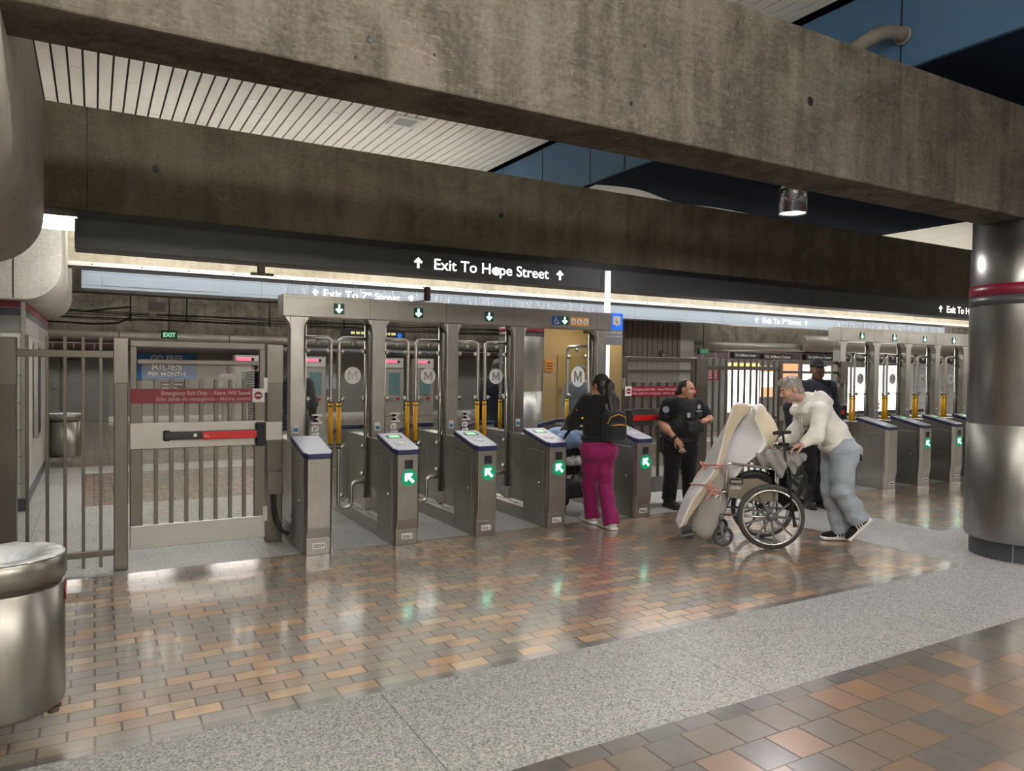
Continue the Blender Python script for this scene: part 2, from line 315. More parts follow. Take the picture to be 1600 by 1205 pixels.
# ------------------------------------------------------------------ mesh helpers
class MB:
    """collects shapes, builds them as ONE mesh object"""
    def __init__(s): s.v = []; s.f = []; s.m = []; s.sm = []
    def add(s, vs, fs, mat=0, smooth=False):
        o = len(s.v); s.v += [tuple(map(float, p)) for p in vs]
        for f in fs: s.f.append([o+i for i in f]); s.m.append(mat); s.sm.append(smooth)
        return s
    def box(s, x0, x1, y0, y1, z0, z1, mat=0):
        v = [(x, y, z) for z in (z0, z1) for y in (y0, y1) for x in (x0, x1)]
        return s.add(v, [(0, 2, 3, 1), (4, 5, 7, 6), (0, 1, 5, 4), (2, 6, 7, 3), (0, 4, 6, 2), (1, 3, 7, 5)], mat)
    def obox(s, c, ax, ay, az, mat=0):
        """box from a centre and three half-axis vectors"""
        c, ax, ay, az = map(np.array, (c, ax, ay, az))
        v = [c+i*ax+j*ay+k*az for k in (-1, 1) for j in (-1, 1) for i in (-1, 1)]
        return s.add(v, [(0, 2, 3, 1), (4, 5, 7, 6), (0, 1, 5, 4), (2, 6, 7, 3), (0, 4, 6, 2), (1, 3, 7, 5)], mat)
    def prism(s, pts, axis, a, b, mat=0, smooth=False):
        """closed 2-D outline pushed along axis (0 x, 1 y, 2 z) from a to b"""
        def P(p, t): return {0: (t, p[0], p[1]), 1: (p[0], t, p[1]), 2: (p[0], p[1], t)}[axis]
        n = len(pts); v = [P(p, a) for p in pts]+[P(p, b) for p in pts]
        s.add(v, [(i, (i+1) % n, n+(i+1) % n, n+i) for i in range(n)], mat, smooth)
        o = len(s.v)-2*n
        s.f.append([o+i for i in range(n)][::-1]); s.f.append([o+n+i for i in range(n)]); s.m += [mat, mat]; s.sm += [False, False]
        return s
    def tube(s, pts, r, n=10, mat=0, closed=False, caps=True):
        P = [np.array(p, float) for p in pts]; k = len(P)
        rr = r if isinstance(r, (list, tuple)) else [r]*k
        T = []
        for i in range(k):
            a = P[(i-1) % k] if (closed or i > 0) else P[i]
            b = P[(i+1) % k] if (closed or i < k-1) else P[i]
            t = b-a; T.append(t/(np.linalg.norm(t)+1e-12))
        u = np.cross(T[0], [0, 0, 1.0])
        if np.linalg.norm(u) < 1e-3: u = np.cross(T[0], [1.0, 0, 0])
        u /= np.linalg.norm(u); rings = []
        for i in range(k):
            u = u-T[i]*np.dot(u, T[i]); u /= np.linalg.norm(u)+1e-12; w = np.cross(T[i], u)
            rings.append([P[i]+rr[i]*(math.cos(2*PI*j/n)*u+math.sin(2*PI*j/n)*w) for j in range(n)])
        v = [p for R_ in rings for p in R_]; f = []
        for i in range(k if closed else k-1):
            a, b = i*n, ((i+1) % k)*n
            f += [(a+j, a+(j+1) % n, b+(j+1) % n, b+j) for j in range(n)]
        s.add(v, f, mat, True)
        if caps and not closed:
            o = len(s.v)-k*n
            s.f.append([o+j for j in range(n)][::-1]); s.f.append([o+(k-1)*n+j for j in range(n)]); s.m += [mat, mat]; s.sm += [False, False]
        return s
    def cyl(s, a, b, r, n=20, mat=0): return s.tube([a, b], r, n, mat)
    def lathe(s, prof, c=(0, 0, 0), n=32, mat=0, axis=2, smooth=True):
        """profile of (radius, height) turned about an axis through c"""
        v = []
        for (r, h) in prof:
            for j in range(n):
                a = 2*PI*j/n; p = (r*math.cos(a), r*math.sin(a), h)
                if axis == 0: p = (p[2], p[0], p[1])
                if axis == 1: p = (p[0], p[2], p[1])
                v.append((p[0]+c[0], p[1]+c[1], p[2]+c[2]))
        k = len(prof)
        return s.add(v, [(i*n+j, i*n+(j+1) % n, (i+1)*n+(j+1) % n, (i+1)*n+j) for i in range(k-1) for j in range(n)], mat, smooth)
    def ball(s, c, r, n=14, mat=0):
        r = (r, r, r) if isinstance(r, (int, float)) else r
        v = []; m = n//2
        for i in range(m+1):
            a = PI*i/m
            for j in range(n):
                b = 2*PI*j/n
                v.append((c[0]+r[0]*math.sin(a)*math.cos(b), c[1]+r[1]*math.sin(a)*math.sin(b), c[2]+r[2]*math.cos(a)))
        return s.add(v, [(i*n+j, (i+1)*n+j, (i+1)*n+(j+1) % n, i*n+(j+1) % n) for i in range(m) for j in range(n)], mat, True)
    def build(s, name, mats, parent=None, bevel=0.0, world=False, seg=2):
        me = bpy.data.meshes.new(name); me.from_pydata(s.v, [], s.f)
        for m in (mats if isinstance(mats, (list, tuple)) else [mats]): me.materials.append(M[m] if isinstance(m, str) else m)
        me.polygons.foreach_set('material_index', s.m); me.polygons.foreach_set('use_smooth', s.sm); me.update()
        bm = bmesh.new(); bm.from_mesh(me); bmesh.ops.recalc_face_normals(bm, faces=bm.faces); bm.to_mesh(me); bm.free()
        return link(name, me, parent, bevel, world, seg)
def link(name, me, parent=None, bevel=0.0, world=False, seg=2):
    o = bpy.data.objects.new(name, me); COL.objects.link(o)
    if parent is not None:
        o.parent = parent
        if world:
            q = parent; off = Vector((0, 0, 0))
            while q is not None: off += Vector(q.location); q = q.parent
            o.location = -off
    if bevel:
        b = o.modifiers.new('edge', 'BEVEL'); b.width = bevel; b.segments = seg; b.limit_method = 'ANGLE'; b.angle_limit = math.radians(40)
    return o
def thing(name, label, cat, loc=(0, 0, 0), rotz=0.0, group=None):
    o = bpy.data.objects.new(name, None); COL.objects.link(o); o.location = loc; o.rotation_euler = (0, 0, rotz)
    o.empty_display_size = 0.1
    return tag(o, label, cat, group)
def tag(o, label, cat, group=None):
    o['label'] = label; o['category'] = cat
    if group: o['group'] = group
    return o
def structure(o): o['kind'] = 'structure'; return o
def dup(root, loc, label=None, group=None, parent=None):
    r = root.copy(); COL.objects.link(r); r.location = loc
    if parent: r.parent = parent
    if label: r['label'] = label
    if group: r['group'] = group
    def kids(src, dst):
        for ch in list(src.children):
            c = ch.copy(); COL.objects.link(c); c.parent = dst; kids(ch, c)
    kids(root, r); return r
_txt = {}
def text_mesh(name, s, size, mat, parent, loc, right, up, align='LEFT', bold=0.0, depth=0.002, squeeze=1.0, label=None, width=None):
    """lettering as a thin solid mesh; right/up give the reading directions, loc the anchor on the base line"""
    key = (s, round(bold, 4), align)
    if key not in _txt:
        cu = bpy.data.curves.new('t', 'FONT'); cu.body = s; cu.size = 1.0; cu.align_x = align; cu.offset = bold; cu.extrude = 0.004; cu.resolution_u = 4
        ob = bpy.data.objects.new('t', cu); COL.objects.link(ob)
        me = bpy.data.meshes.new_from_object(ob)
        bpy.data.objects.remove(ob); bpy.data.curves.remove(cu)
        n = len(me.vertices); co = np.empty(n*3); me.vertices.foreach_get('co', co); co = co.reshape(-1, 3)
        _txt[key] = (co, [list(p.vertices) for p in me.polygons]); bpy.data.meshes.remove(me)
    co, faces = _txt[key]
    if width: squeeze = width/((co[:, 0].max()-co[:, 0].min())*size)
    right = np.array(right, float); up = np.array(up, float); nrm = np.cross(right, up)
    P = np.array(loc, float)+co[:, :1]*size*squeeze*right+co[:, 1:2]*size*up+np.sign(co[:, 2:3])*depth*nrm
    b = MB(); b.add(P, faces)
    o = b.build(name, mat, parent)
    if label: o['label'] = label
    return o
def arc(c, r, a0, a1, n, plane='xz', y=0.0):
    out = []
    for i in range(n+1):
        a = math.radians(a0+(a1-a0)*i/n); p, q = c[0]+r*math.cos(a), c[1]+r*math.sin(a)
        out.append({'xz': (p, y, q), 'yz': (y, p, q), 'xy': (p, q, y)}[plane])
    return out
def arrow_poly(w, h, t):
    """outline of an arrow pointing +y, centred"""
    hw = w/2; a = hw*0.95
    return [(-t/2, -h/2), (t/2, -h/2), (t/2, h/2-a-t*0.15), (hw-t*0.5, h/2-a-t*0.65), (hw, h/2-a+t*0.05), (0, h/2), (-hw, h/2-a+t*0.05), (-hw+t*0.5, h/2-a-t*0.65), (-t/2, h/2-a-t*0.15)]
def flat_poly(mb, pts, o, right, up, depth, mat=0, z0=0.0):
    """2-D outline placed on a plane as a thin solid"""
    o, right, up = (np.array(q, float) for q in (o, right, up)); n = np.cross(right, up); k = len(pts)
    v = [o+p[0]*right+p[1]*up+n*z0 for p in pts]+[o+p[0]*right+p[1]*up+n*(z0+depth) for p in pts]
    mb.add(v, [list(range(k))[::-1], list(range(k, 2*k))]+[(i, (i+1) % k, k+(i+1) % k, k+i) for i in range(k)], mat)
    return mb
def circ(r, n=24, c=(0, 0), sx=1.0): return [(c[0]+r*sx*math.cos(2*PI*i/n), c[1]+r*math.sin(2*PI*i/n)) for i in range(n)]
XR, ZU = (1, 0, 0), (0, 0, 1)

# ------------------------------------------------------------------ soft shapes: distance fields meshed by surface nets
class Field:
    def __init__(s, lo, hi, h):
        s.lo = np.array(lo, float); s.h = h
        s.n = np.ceil((np.array(hi)-s.lo)/h).astype(int)+1
        s.d = np.full(s.n, 1.0, np.float32)
    def _win(s, lo, hi, pad):
        a = np.maximum(np.floor((np.array(lo)-pad-s.lo)/s.h).astype(int), 0); b = np.minimum(np.ceil((np.array(hi)+pad-s.lo)/s.h).astype(int)+1, s.n)
        if np.any(b <= a): return None
        sl = tuple(slice(i, j) for i, j in zip(a, b))
        g = np.meshgrid(*[s.lo[k]+s.h*np.arange(a[k], b[k]) for k in range(3)], indexing='ij')
        return sl, np.stack(g, -1).astype(np.float32)
    def _mix(s, sl, e, k):
        d = s.d[sl]
        if k <= 0: s.d[sl] = np.minimum(d, e)
        else:
            t = np.maximum(k-np.abs(d-e), 0)/k
            s.d[sl] = np.minimum(d, e)-t*t*k*0.25
    def cone(s, a, b, ra, rb, k=0.02, flat=None):
        """tapered capsule; flat=(direction, factor) squashes it along a direction"""
        a, b = np.array(a, float), np.array(b, float); r = max(ra, rb)
        w = s._win(np.minimum(a, b)-r, np.maximum(a, b)+r, k+3*s.h)
        if w is None: return s
        sl, p = w
        if flat is not None:
            u, q = np.array(flat[0], float), flat[1]; u /= np.linalg.norm(u)
            p = p+((p-a)@u)[..., None]*u*(1/q-1)
            b = b+np.dot(b-a, u)*u*(1/q-1)
        ba = b-a; L2 = np.dot(ba, ba)+1e-12
        t = np.clip(((p-a)@ba)/L2, 0, 1)
        e = np.linalg.norm(p-a-t[..., None]*ba, axis=-1)-(ra+(rb-ra)*t)
        if flat is not None: e = e*(0.5+0.5*flat[1])
        s._mix(sl, e.astype(np.float32), k); return s
    def ell(s, c, r, k=0.02, R=None, sub=False):
        c = np.array(c, float); r = np.array(r, float); m = r.max()
        w = s._win(c-m, c+m, k+3*s.h)
        if w is None: return s
        sl, p = w; q = p-c
        if R is not None: q = q@np.array(R, float)      # columns of R: local axes in world
        k0 = np.linalg.norm(q/r, axis=-1); k1 = np.linalg.norm(q/(r*r), axis=-1)
        e = (k0*(k0-1)/np.maximum(k1, 1e-6)).astype(np.float32)
        if sub:
            d = s.d[sl]; t = np.maximum(k-np.abs(d+e), 0)/max(k, 1e-6); s.d[sl] = np.maximum(d, -e)+t*t*k*0.25
        else: s._mix(sl, e, k)
        return s
    def rbox(s, c, half, rad, k=0.02, R=None):
        c = np.array(c, float); half = np.array(half, float); m = np.linalg.norm(half)+rad
        w = s._win(c-m, c+m, k+3*s.h)
        if w is None: return s
        sl, p = w; q = p-c
        if R is not None: q = q@np.array(R, float)
        q = np.abs(q)-half+rad
        e = np.linalg.norm(np.maximum(q, 0), axis=-1)+np.minimum(q.max(-1), 0)-rad
        s._mix(sl, e.astype(np.float32), k); return s
    def grid(s):
        return np.stack(np.meshgrid(*[s.lo[k]+s.h*np.arange(s.n[k]) for k in range(3)], indexing='ij'), -1).astype(np.float32)
    def cut(s, point, normal):
        """keep the side the normal points away from"""
        n = np.array(normal, float); n /= np.linalg.norm(n)
        g = [s.lo[k]+s.h*np.arange(s.n[k])-point[k] for k in range(3)]
        e = g[0][:, None, None]*n[0]+g[1][None, :, None]*n[1]+g[2][None, None, :]*n[2]
        s.d = np.maximum(s.d, e.astype(np.float32)); return s
    def wrinkle(s, fn): s.d = s.d+fn(s.grid()).astype(np.float32); return s
    def mesh(s):
        d = s.d.copy()
        for ax in range(3):
            i = [slice(None)]*3; i[ax] = 0; d[tuple(i)] = 1; i[ax] = -1; d[tuple(i)] = 1
        nx, ny, nz = d.shape; c = {}
        sg = d < 0
        C = [(i, j, k) for i in (0, 1) for j in (0, 1) for k in (0, 1)]
        def cr(a, q): return a[q[0]:nx-1+q[0], q[1]:ny-1+q[1], q[2]:nz-1+q[2]]
        cnt = sum(cr(sg, q).astype(np.int8) for q in C)
        act = (cnt > 0) & (cnt < 8); idx = np.argwhere(act)
        vid = -np.ones(act.shape, np.int64); vid[act] = np.arange(len(idx))
        acc = np.zeros((len(idx), 3)); num = np.zeros(len(idx))
        val = {q: cr(d, q)[act] for q in C}
        for q in C:
            for ax in range(3):
                if q[ax] == 0:
                    p = list(q); p[ax] = 1; p = tuple(p)
                    a, b = val[q], val[p]; x = (a < 0) != (b < 0)
                    t = np.where(x, a/np.where(a-b == 0, 1, a-b), 0)
                    e = np.array(q, float)[None, :].repeat(len(a), 0); e[:, ax] += t
                    acc += e*x[:, None]; num += x
        V = s.lo+s.h*(idx+acc/np.maximum(num, 1)[:, None])
        F = []
        for ax in range(3):
            b, c2 = (ax+1) % 3, (ax+2) % 3
            i0 = [slice(None)]*3; i0[ax] = slice(0, -1); i1 = [slice(None)]*3; i1[ax] = slice(1, None)
            ch = sg[tuple(i0)] != sg[tuple(i1)]; E_ = np.argwhere(ch)
            E_ = E_[(E_[:, b] > 0) & (E_[:, c2] > 0) & (E_[:, b] < d.shape[b]-1) & (E_[:, c2] < d.shape[c2]-1)]
            ins = sg[tuple(i0)][tuple(E_.T)]
            def g(db, dc):
                q = E_.copy(); q[:, b] -= db; q[:, c2] -= dc; return vid[tuple(q.T)]
            f = np.stack([g(1, 1), g(0, 1), g(0, 0), g(1, 0)], 1); f[~ins] = f[~ins][:, ::-1]
            F.append(f)
        F = np.concatenate(F); F = F[(F >= 0).all(1)]
        return V, F
def soft(name, fld, mats, parent=None, paint=None, world=True, relax=2):
    """mesh a field; paint(points) -> material index per face"""
    V, F = fld.mesh()
    for _ in range(relax):      # even out the grid steps
        A = np.zeros_like(V); c = np.zeros(len(V))
        for i in range(4):
            a, b = F[:, i], F[:, (i+1) % 4]
            for k in range(3): A[:, k] += np.bincount(a, V[b, k], len(V))+np.bincount(b, V[a, k], len(V))
            c += np.bincount(a, minlength=len(V))+np.bincount(b, minlength=len(V))
        V = V+0.6*(A/np.maximum(c, 1)[:, None]-V)
    me = bpy.data.meshes.new(name)
    me.vertices.add(len(V)); me.vertices.foreach_set('co', V.ravel().astype(np.float32))
    me.loops.add(F.size); me.loops.foreach_set('vertex_index', F.ravel().astype(np.int32))
    me.polygons.add(len(F)); me.polygons.foreach_set('loop_start', np.arange(0, F.size, 4, dtype=np.int32)); me.polygons.foreach_set('loop_total', np.full(len(F), 4, np.int32))
    for m in (mats if isinstance(mats, (list, tuple)) else [mats]): me.materials.append(M[m] if isinstance(m, str) else m)
    if paint is not None:
        me.polygons.foreach_set('material_index', paint(V[F].mean(1)).astype(np.int32))
    me.polygons.foreach_set('use_smooth', np.ones(len(F), bool)); me.update(calc_edges=True); me.validate()
    return link(name, me, parent, 0.0, world)
# ------------------------------------------------------------------ the setting
def build_floor():
    b = MB(); names = ['granite', 'tile', 'tile_edge', 'tile_near']
    xs = [-7, -0.12, 6.52, 6.58, 7.76, 7.82, 34]
    ys = [-7, 2.49, 2.592, 3.545, 3.597, 4.45, 4.502, 6.45, 6.50, 9.75, 9.8, 12.6, 13.5, 27]
    for i in range(len(xs)-1):
        for j in range(len(ys)-1):
            x, y = (xs[i]+xs[i+1])/2, (ys[j]+ys[j+1])/2; m = 0
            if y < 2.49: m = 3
            elif y < 2.592: m = 2
            elif y < 3.545: m = 0
            elif y < 6.5:
                if x < 6.52: m = 2 if (y < 3.597 or y > 6.45) else 1
                elif x < 6.58: m = 2
                elif x < 7.76: m = 0
                elif y < 4.45: m = 0
                elif y < 4.502 or x < 7.82: m = 2
                else: m = 1
            elif y < 9.75: m = 0
            elif y < 9.8: m = 2 if x > -0.12 else 0
            elif y < 12.6: m = 1 if x > -0.12 else 0
            elif y < 13.5: m = 0
            else: m = 1
            b.add([(xs[i], ys[j], 0), (xs[i+1], ys[j], 0), (xs[i+1], ys[j+1], 0), (xs[i], ys[j+1], 0)], [(0, 1, 2, 3)], m)
    o = structure(b.build('floor', names)); bm = bmesh.new(); bm.from_mesh(o.data); bmesh.ops.remove_doubles(bm, verts=bm.verts, dist=1e-4); bm.to_mesh(o.data); bm.free()
build_floor()

def beam(name, y0, y1, z0, z1, x0, x1, mat, soffit=None):
    b = MB().box(x0, x1, y0, y1, z0, z1)
    return structure(b.build(name, mat, bevel=0.012))
beam_near = beam('beam', 3.34, 3.72, 3.01, 3.95, -6, 20, 'concrete')
beam_mid = beam('beam', 7.58, 7.96, 3.01, 3.93, -6, 34, 'concrete_dark')
beam_far = beam('beam', 11.84, 12.24, 3.0, 3.94, -6, 34, 'concrete_pale')
beam_rear = beam('beam', 16.06, 16.46, 3.0, 3.94, -6, 34, 'concrete')
# form-tie holes in the near and middle beams
def hole(parent, x, y, z, r):
    b = MB().lathe([(r, -0.004), (r, 0.001), (r*0.9, 0.0025), (r*0.8, 0.0012), (0.0001, 0.0008)], (0, 0, 0), 16, 0, 1)
    for i, v in enumerate(b.v): b.v[i] = (v[0]+x, -v[1]+y, v[2]*1.1+z)
    o = b.build('tie_hole', 'black', parent)
for (x, z, r) in ((1.115, 3.18, 0.017), (1.051, 3.083, 0.009), (2.663, 3.175, 0.014), (4.176, 3.476, 0.03), (4.192, 3.18, 0.01), (2.538, 3.283, 0.008), (2.75, 3.52, 0.009), (1.444, 3.181, 0.008), (3.42, 3.42, 0.009)):
    hole(beam_near, x, 3.34, z, r)
for (x, z) in ((0.497, 3.459), (4.142, 3.442)): hole(beam_mid, x, 7.58, z, 0.03)
MB().box(-0.056, -0.046, 7.577, 7.581, 3.02, 3.92).build('form_joint', 'black', beam_mid)
# ceiling of slats along y, with dark joints
def slat_ceiling():
    back = MB().box(-7, 34, -7, 27, 5.08, 5.14); structure(back.build('ceiling', 'black'))
    b = MB()
    x = -6.9
    while x < 33:
        if x < 5.7 or x > 13.2: b.box(x, x+0.125, -6.9, 26.9, 5.0, 5.02)
        x += 0.148
    o = b.build('ceiling', 'slat'); structure(o)
    rnd = random.Random(5); c = MB(); x = -6.9; n = 0
    while x < 5.6:
        for y in np.arange(9.1, 11.3, 0.55):
            if rnd.random() < 0.33:
                yy = y+rnd.uniform(0, .35); c.box(x+0.01, x+0.122, yy, yy+0.22, 4.996, 5.0)
        x += 0.148
    structure(c.build('ceiling_patch', 'slat_patch'))
slat_ceiling()
g = thing('ceiling_vent', 'small square grey grille in the slatted ceiling between the two big beams', 'vent', (3.678, 9.484, 4.99))
MB().box(-0.2, 0.2, -0.2, 0.2, -0.012, 0.004).build('frame', 'white', g); MB().box(-0.13, 0.13, -0.13, 0.13, -0.016, -0.011).build('grille', 'box_grey', g)

# blue duct enclosure crossing above the beams
def blue_duct():
    b = MB().box(5.86, 12.6, -7, 16, 4.19, 4.96); o = structure(b.build('bulkhead', 'blue_panel', bevel=0.01))
    s = MB()
    for y in (2.57, 3.795, 5.02, 6.245, 7.47, 8.22, 9.446, 10.67): s.box(5.853, 5.861, y-0.005, y+0.005, 4.192, 4.958)
    for y in np.arange(-3, 16, 1.22): s.box(5.9, 12.6, y-0.006, y+0.006, 4.186, 4.1905)
    s.build('seam', 'black', o)
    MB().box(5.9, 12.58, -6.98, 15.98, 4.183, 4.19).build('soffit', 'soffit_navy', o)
    # white strips standing in for the streak of light on the soffit behind the middle beam
    for (x0, x1) in ((5.95, 9.6), (11.6, 12.55)):
        t = MB(); n = int((x1-x0)/0.12)
        for i in range(n+1):
            x = x0+(x1-x0)*i/n; y = 8.46-0.34*math.exp(-((x-6.3)/0.9)**2)-0.10*math.exp(-((x-8.2)/0.5)**2)-0.05*math.sin(x*3)
            for (yy, zz) in ((min(y, 8.48), 4.178), (8.5, 4.165+0.008*math.sin(x*5)), (8.75, 4.17), (9.0, 4.178)): t.v.append((x, yy, zz))
        for i in range(n):
            for j in range(3): t.f.append([i*4+j, (i+1)*4+j, (i+1)*4+j+1, i*4+j+1]); t.m.append(0); t.sm.append(True)
        t.build('light_streak', 'white', o)
    return o
blue_duct()
pp = thing('bent_pipe', 'grey bent pipe entering the blue panel wall above the near beam', 'pipe', (5.7, 2.6, 4.5))
MB().tube([(5.87, 3.776, 4.465), (5.78, 3.776, 4.47), (5.68, 3.79, 4.465), (5.58, 3.81, 4.43), (5.45, 3.84, 4.35), (5.25, 3.88, 4.2), (5.05, 3.92, 4.05)], 0.058, 14).build('pipe', 'pipe', pp, world=True)
MB().lathe([(0.052, 0), (0.075, 0), (0.075, 0.02), (0.052, 0.02)], (5.838, 3.776, 4.465), 20, 0, 0).build('collar', 'pipe', pp, world=True)

# left tiled pier and the round-edged concrete girder that runs away above it
def left_pier():
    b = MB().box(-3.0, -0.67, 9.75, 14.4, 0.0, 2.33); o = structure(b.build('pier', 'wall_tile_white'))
    MB().box(-0.672, -0.668, 9.753, 14.4, 0.0, 2.33).build('shaded_side_tile', 'wall_tile_shaded', o)
    MB().box(-3.0, -0.66, 9.744, 9.75, 2.26, 2.33).box(-0.668, -0.662, 9.744, 14.4, 2.26, 2.33).build('maroon_band', 'maroon', o)
    MB().box(-3.0, -0.66, 9.744, 9.75, 2.17, 2.255).box(-0.668, -0.662, 9.744, 14.4, 2.17, 2.255).build('charcoal_band', 'charcoal', o)
    MB().box(-3.0, -0.66, 9.744, 9.75, 1.98, 2.165).box(-0.668, -0.662, 9.744, 14.4, 1.98, 2.165).build('grey_band', 'grey_wall', o)
    MB().box(-3.0, -0.66, 9.74, 9.75, 0.0, 0.14).box(-0.668, -0.66, 9.74, 14.4, 0.0, 0.14).build('plinth', 'charcoal', o)
    MB().box(-0.70, -0.655, 9.735, 9.78, 0.14, 2.33).build('corner_trim', 'steel', o)
left_pier()
def girder(y0, y1, zb, xr, r, name='girder'):
    pts = [(-6, zb), (xr-r, zb)]+[(xr-r+r*math.sin(a), zb+r-r*math.cos(a)) for a in np.linspace(0.08, PI/2, 16)]+[(xr, zb+1.2), (-6, zb+1.2)]
    b = MB().prism(pts, 1, y0, y1, 0, False); o = structure(b.build(name, 'concrete_smooth'))
    for i, p in enumerate(o.data.polygons): p.use_smooth = (len(p.vertices) == 4 and i < len(pts))
    return o
girder(1.2, 6.25, 2.34, -0.31, 0.37)
girder(9.5, 14.0, 2.335, -0.31, 0.37)
MB_ = MB().box(-0.752, -0.744, 9.492, 9.51, 2.35, 3.5).build('girder_joint', 'black'); structure(MB_)

# back wall with doors, duct and dark band; right-hand back walls
def back_walls():
    b = MB().box(-7, 16, 24.0, 24.2, 0, 5.0); structure(b.build('wall_back', 'grey_wall'))
    structure(MB().box(-7, 16, 23.9, 24.0, 2.5, 5.0).build('wall_back_lintel', 'concrete'))
    structure(MB().box(-7, 16, 23.93, 24.0, 2.02, 2.24).build('trim_back', 'grid_dark'))
    structure(MB().box(-7, 16, 23.95, 24.0, 0.0, 0.12).build('baseboard_back', 'white'))
    structure(MB().box(-3, -2.8, 14.4, 24, 0, 5).build('wall_left', 'grey_wall'))
    for i, x in enumerate((-1.98, -0.78)):
        d = MB().box(x, x+1.15, 23.93, 24.0, 0.0, 2.0).build('door_%d' % (i+1), 'grey_door', bevel=0.01); structure(d)
        MB().box(x+(1.0 if i == 0 else 0.1), x+(1.05 if i == 0 else 0.15), 23.86, 23.93, 0.95, 1.05).build('door_handle', 'chrome', d)
        MB().box(x+0.06, x+0.45, 23.9, 23.93, 1.72, 1.76).build('door_closer', 'black', d)
    # right part: wall nearer to the gates
    structure(MB().box(13.2, 34, 15.0, 15.2, 0, 5.0).build('wall_right_back', 'wall_tile_far'))
    structure(MB().box(13.2, 34, 14.9, 15.0, 2.42, 5.0).build('wall_right_lintel', 'concrete'))
    structure(MB().box(13.2, 34, 14.94, 15.0, 1.98, 2.3).build('trim_right', 'grid_dark'))
    structure(MB().box(13.2, 24, 14.96, 15.0, 0.0, 1.98).build('wall_right_panel', 'grey_door'))
    structure(MB().box(13.0, 13.2, 15.0, 24.0, 0, 5.0).build('wall_side', 'grey_wall'))
    # brown panelled wall
    structure(MB().box(11.0, 12.75, 13.9, 14.0, 0, 5.0).build('wall_brown', 'brown_panel'))
    s = MB()
    for x in np.arange(11.05, 12.7, 0.16): s.box(x, x+0.012, 13.892, 13.9, 0, 2.9)
    structure(s.build('trim_brown', 'black'))
    structure(MB().box(12.75, 13.2, 13.9, 15.0, 0, 5.0).build('wall_return', 'grey_wall'))
    # lit ochre lobby behind the far column
    structure(MB().box(10.6, 13.0, 18.0, 18.1, 0, 3.2).build('wall_lobby', 'ochre_wall'))
    structure(MB().box(12.75, 13.0, 14.0, 18.0, 0, 3.2).build('wall_lobby_side', 'ochre_wall'))
    structure(MB().box(10.6, 13.0, 15.0, 18.0, 3.2, 3.3).build('ceiling_lobby', 'ochre_wall'))
    structure(MB().box(10.6, 13.0, 15.0, 15.06, 2.55, 3.2).build('wall_lobby_lintel', 'concrete_dark'))
    d = structure(MB().box(11.75, 12.72, 17.94, 18.0, 0, 2.05).build('door_3', 'ochre_door', bevel=0.008)); MB().box(11.8, 11.85, 17.88, 17.94, 0.95, 1.08).build('door_handle', 'chrome', d)
    structure(MB().box(34, 34.2, -7, 27, 0, 5.1).build('wall_right', 'grey_wall'))
    structure(MB().box(-7.2, -7, -7, 27, 0, 5.1).build('wall_far_left', 'grey_wall'))
    structure(MB().box(-7, 34, -7.2, -7, 0, 5.1).build('wall_behind', 'wall_tile_white'))
back_walls()

# steel-clad round columns
def column(x, y, r):
    o = structure(MB().lathe([(r-0.045, 0.0), (r-0.045, 0.165), (r-0.012, 0.165)], (x, y, 0), 64).build('column', 'charcoal'))
    MB().lathe([(r-0.012, 0.165), (r, 0.19), (r, 1.205), (r-0.003, 1.208), (r, 1.211), (r, 2.28)], (x, y, 0), 96).build('lower_cladding', 'steel_column', o)
    MB().lathe([(r, 2.28), (r+0.006, 2.28), (r+0.006, 2.362), (r, 2.362)], (x, y, 0), 96).build('charcoal_band', 'charcoal', o)
    MB().lathe([(r, 2.362), (r+0.006, 2.362), (r+0.006, 2.465), (r, 2.465)], (x, y, 0), 96).build('maroon_band', 'maroon', o)
    MB().lathe([(r, 2.465), (r, 2.80), (r-0.01, 2.81), (r-0.01, 3.9)], (x, y, 0), 96).build('upper_cladding', 'steel_column', o)
    s = MB()
    for a in (200, 250, 300, 340, 30): s.box(x+(r-0.044)*math.cos(math.radians(a))-0.003, x+(r-0.044)*math.cos(math.radians(a))+0.003, y+(r-0.044)*math.sin(math.radians(a))-0.003, y+(r-0.044)*math.sin(math.radians(a))+0.003, 0, 0.164)
    s.build('base_joint', 'box_grey', o)
column(7.40, 3.53, 0.436)
column(7.40, 12.62, 0.436)
# ------------------------------------------------------------------ fare gate cabinets
def oct_ring(hw, ch, y0, y1):
    return [(-hw, y0+ch*1.6), (-hw+ch, y0), (hw-ch, y0), (hw, y0+ch*1.6), (hw, y1), (-hw, y1)]
def loft(mb, r0, z0, r1, zf, mat=0):
    """solid between a flat ring at z0 and a ring whose height is zf(y)"""
    n = len(r0); v = [(x, y, z0(y) if callable(z0) else z0) for x, y in r0]+[(x, y, zf(y) if callable(zf) else zf) for x, y in r1]
    mb.add(v, [list(range(n))[::-1], list(range(n, 2*n))]+[(i, (i+1) % n, n+(i+1) % n, n+i) for i in range(n)], mat)
    return mb
def clamp(mb, x, y, z):
    mb.lathe([(0.0001, -0.022), (0.024, -0.022), (0.026, -0.016), (0.026, -0.008), (0.018, -0.004), (0.018, 0.006), (0.012, 0.012), (0.0001, 0.013)], (x, y, z), 14, 0, 1)
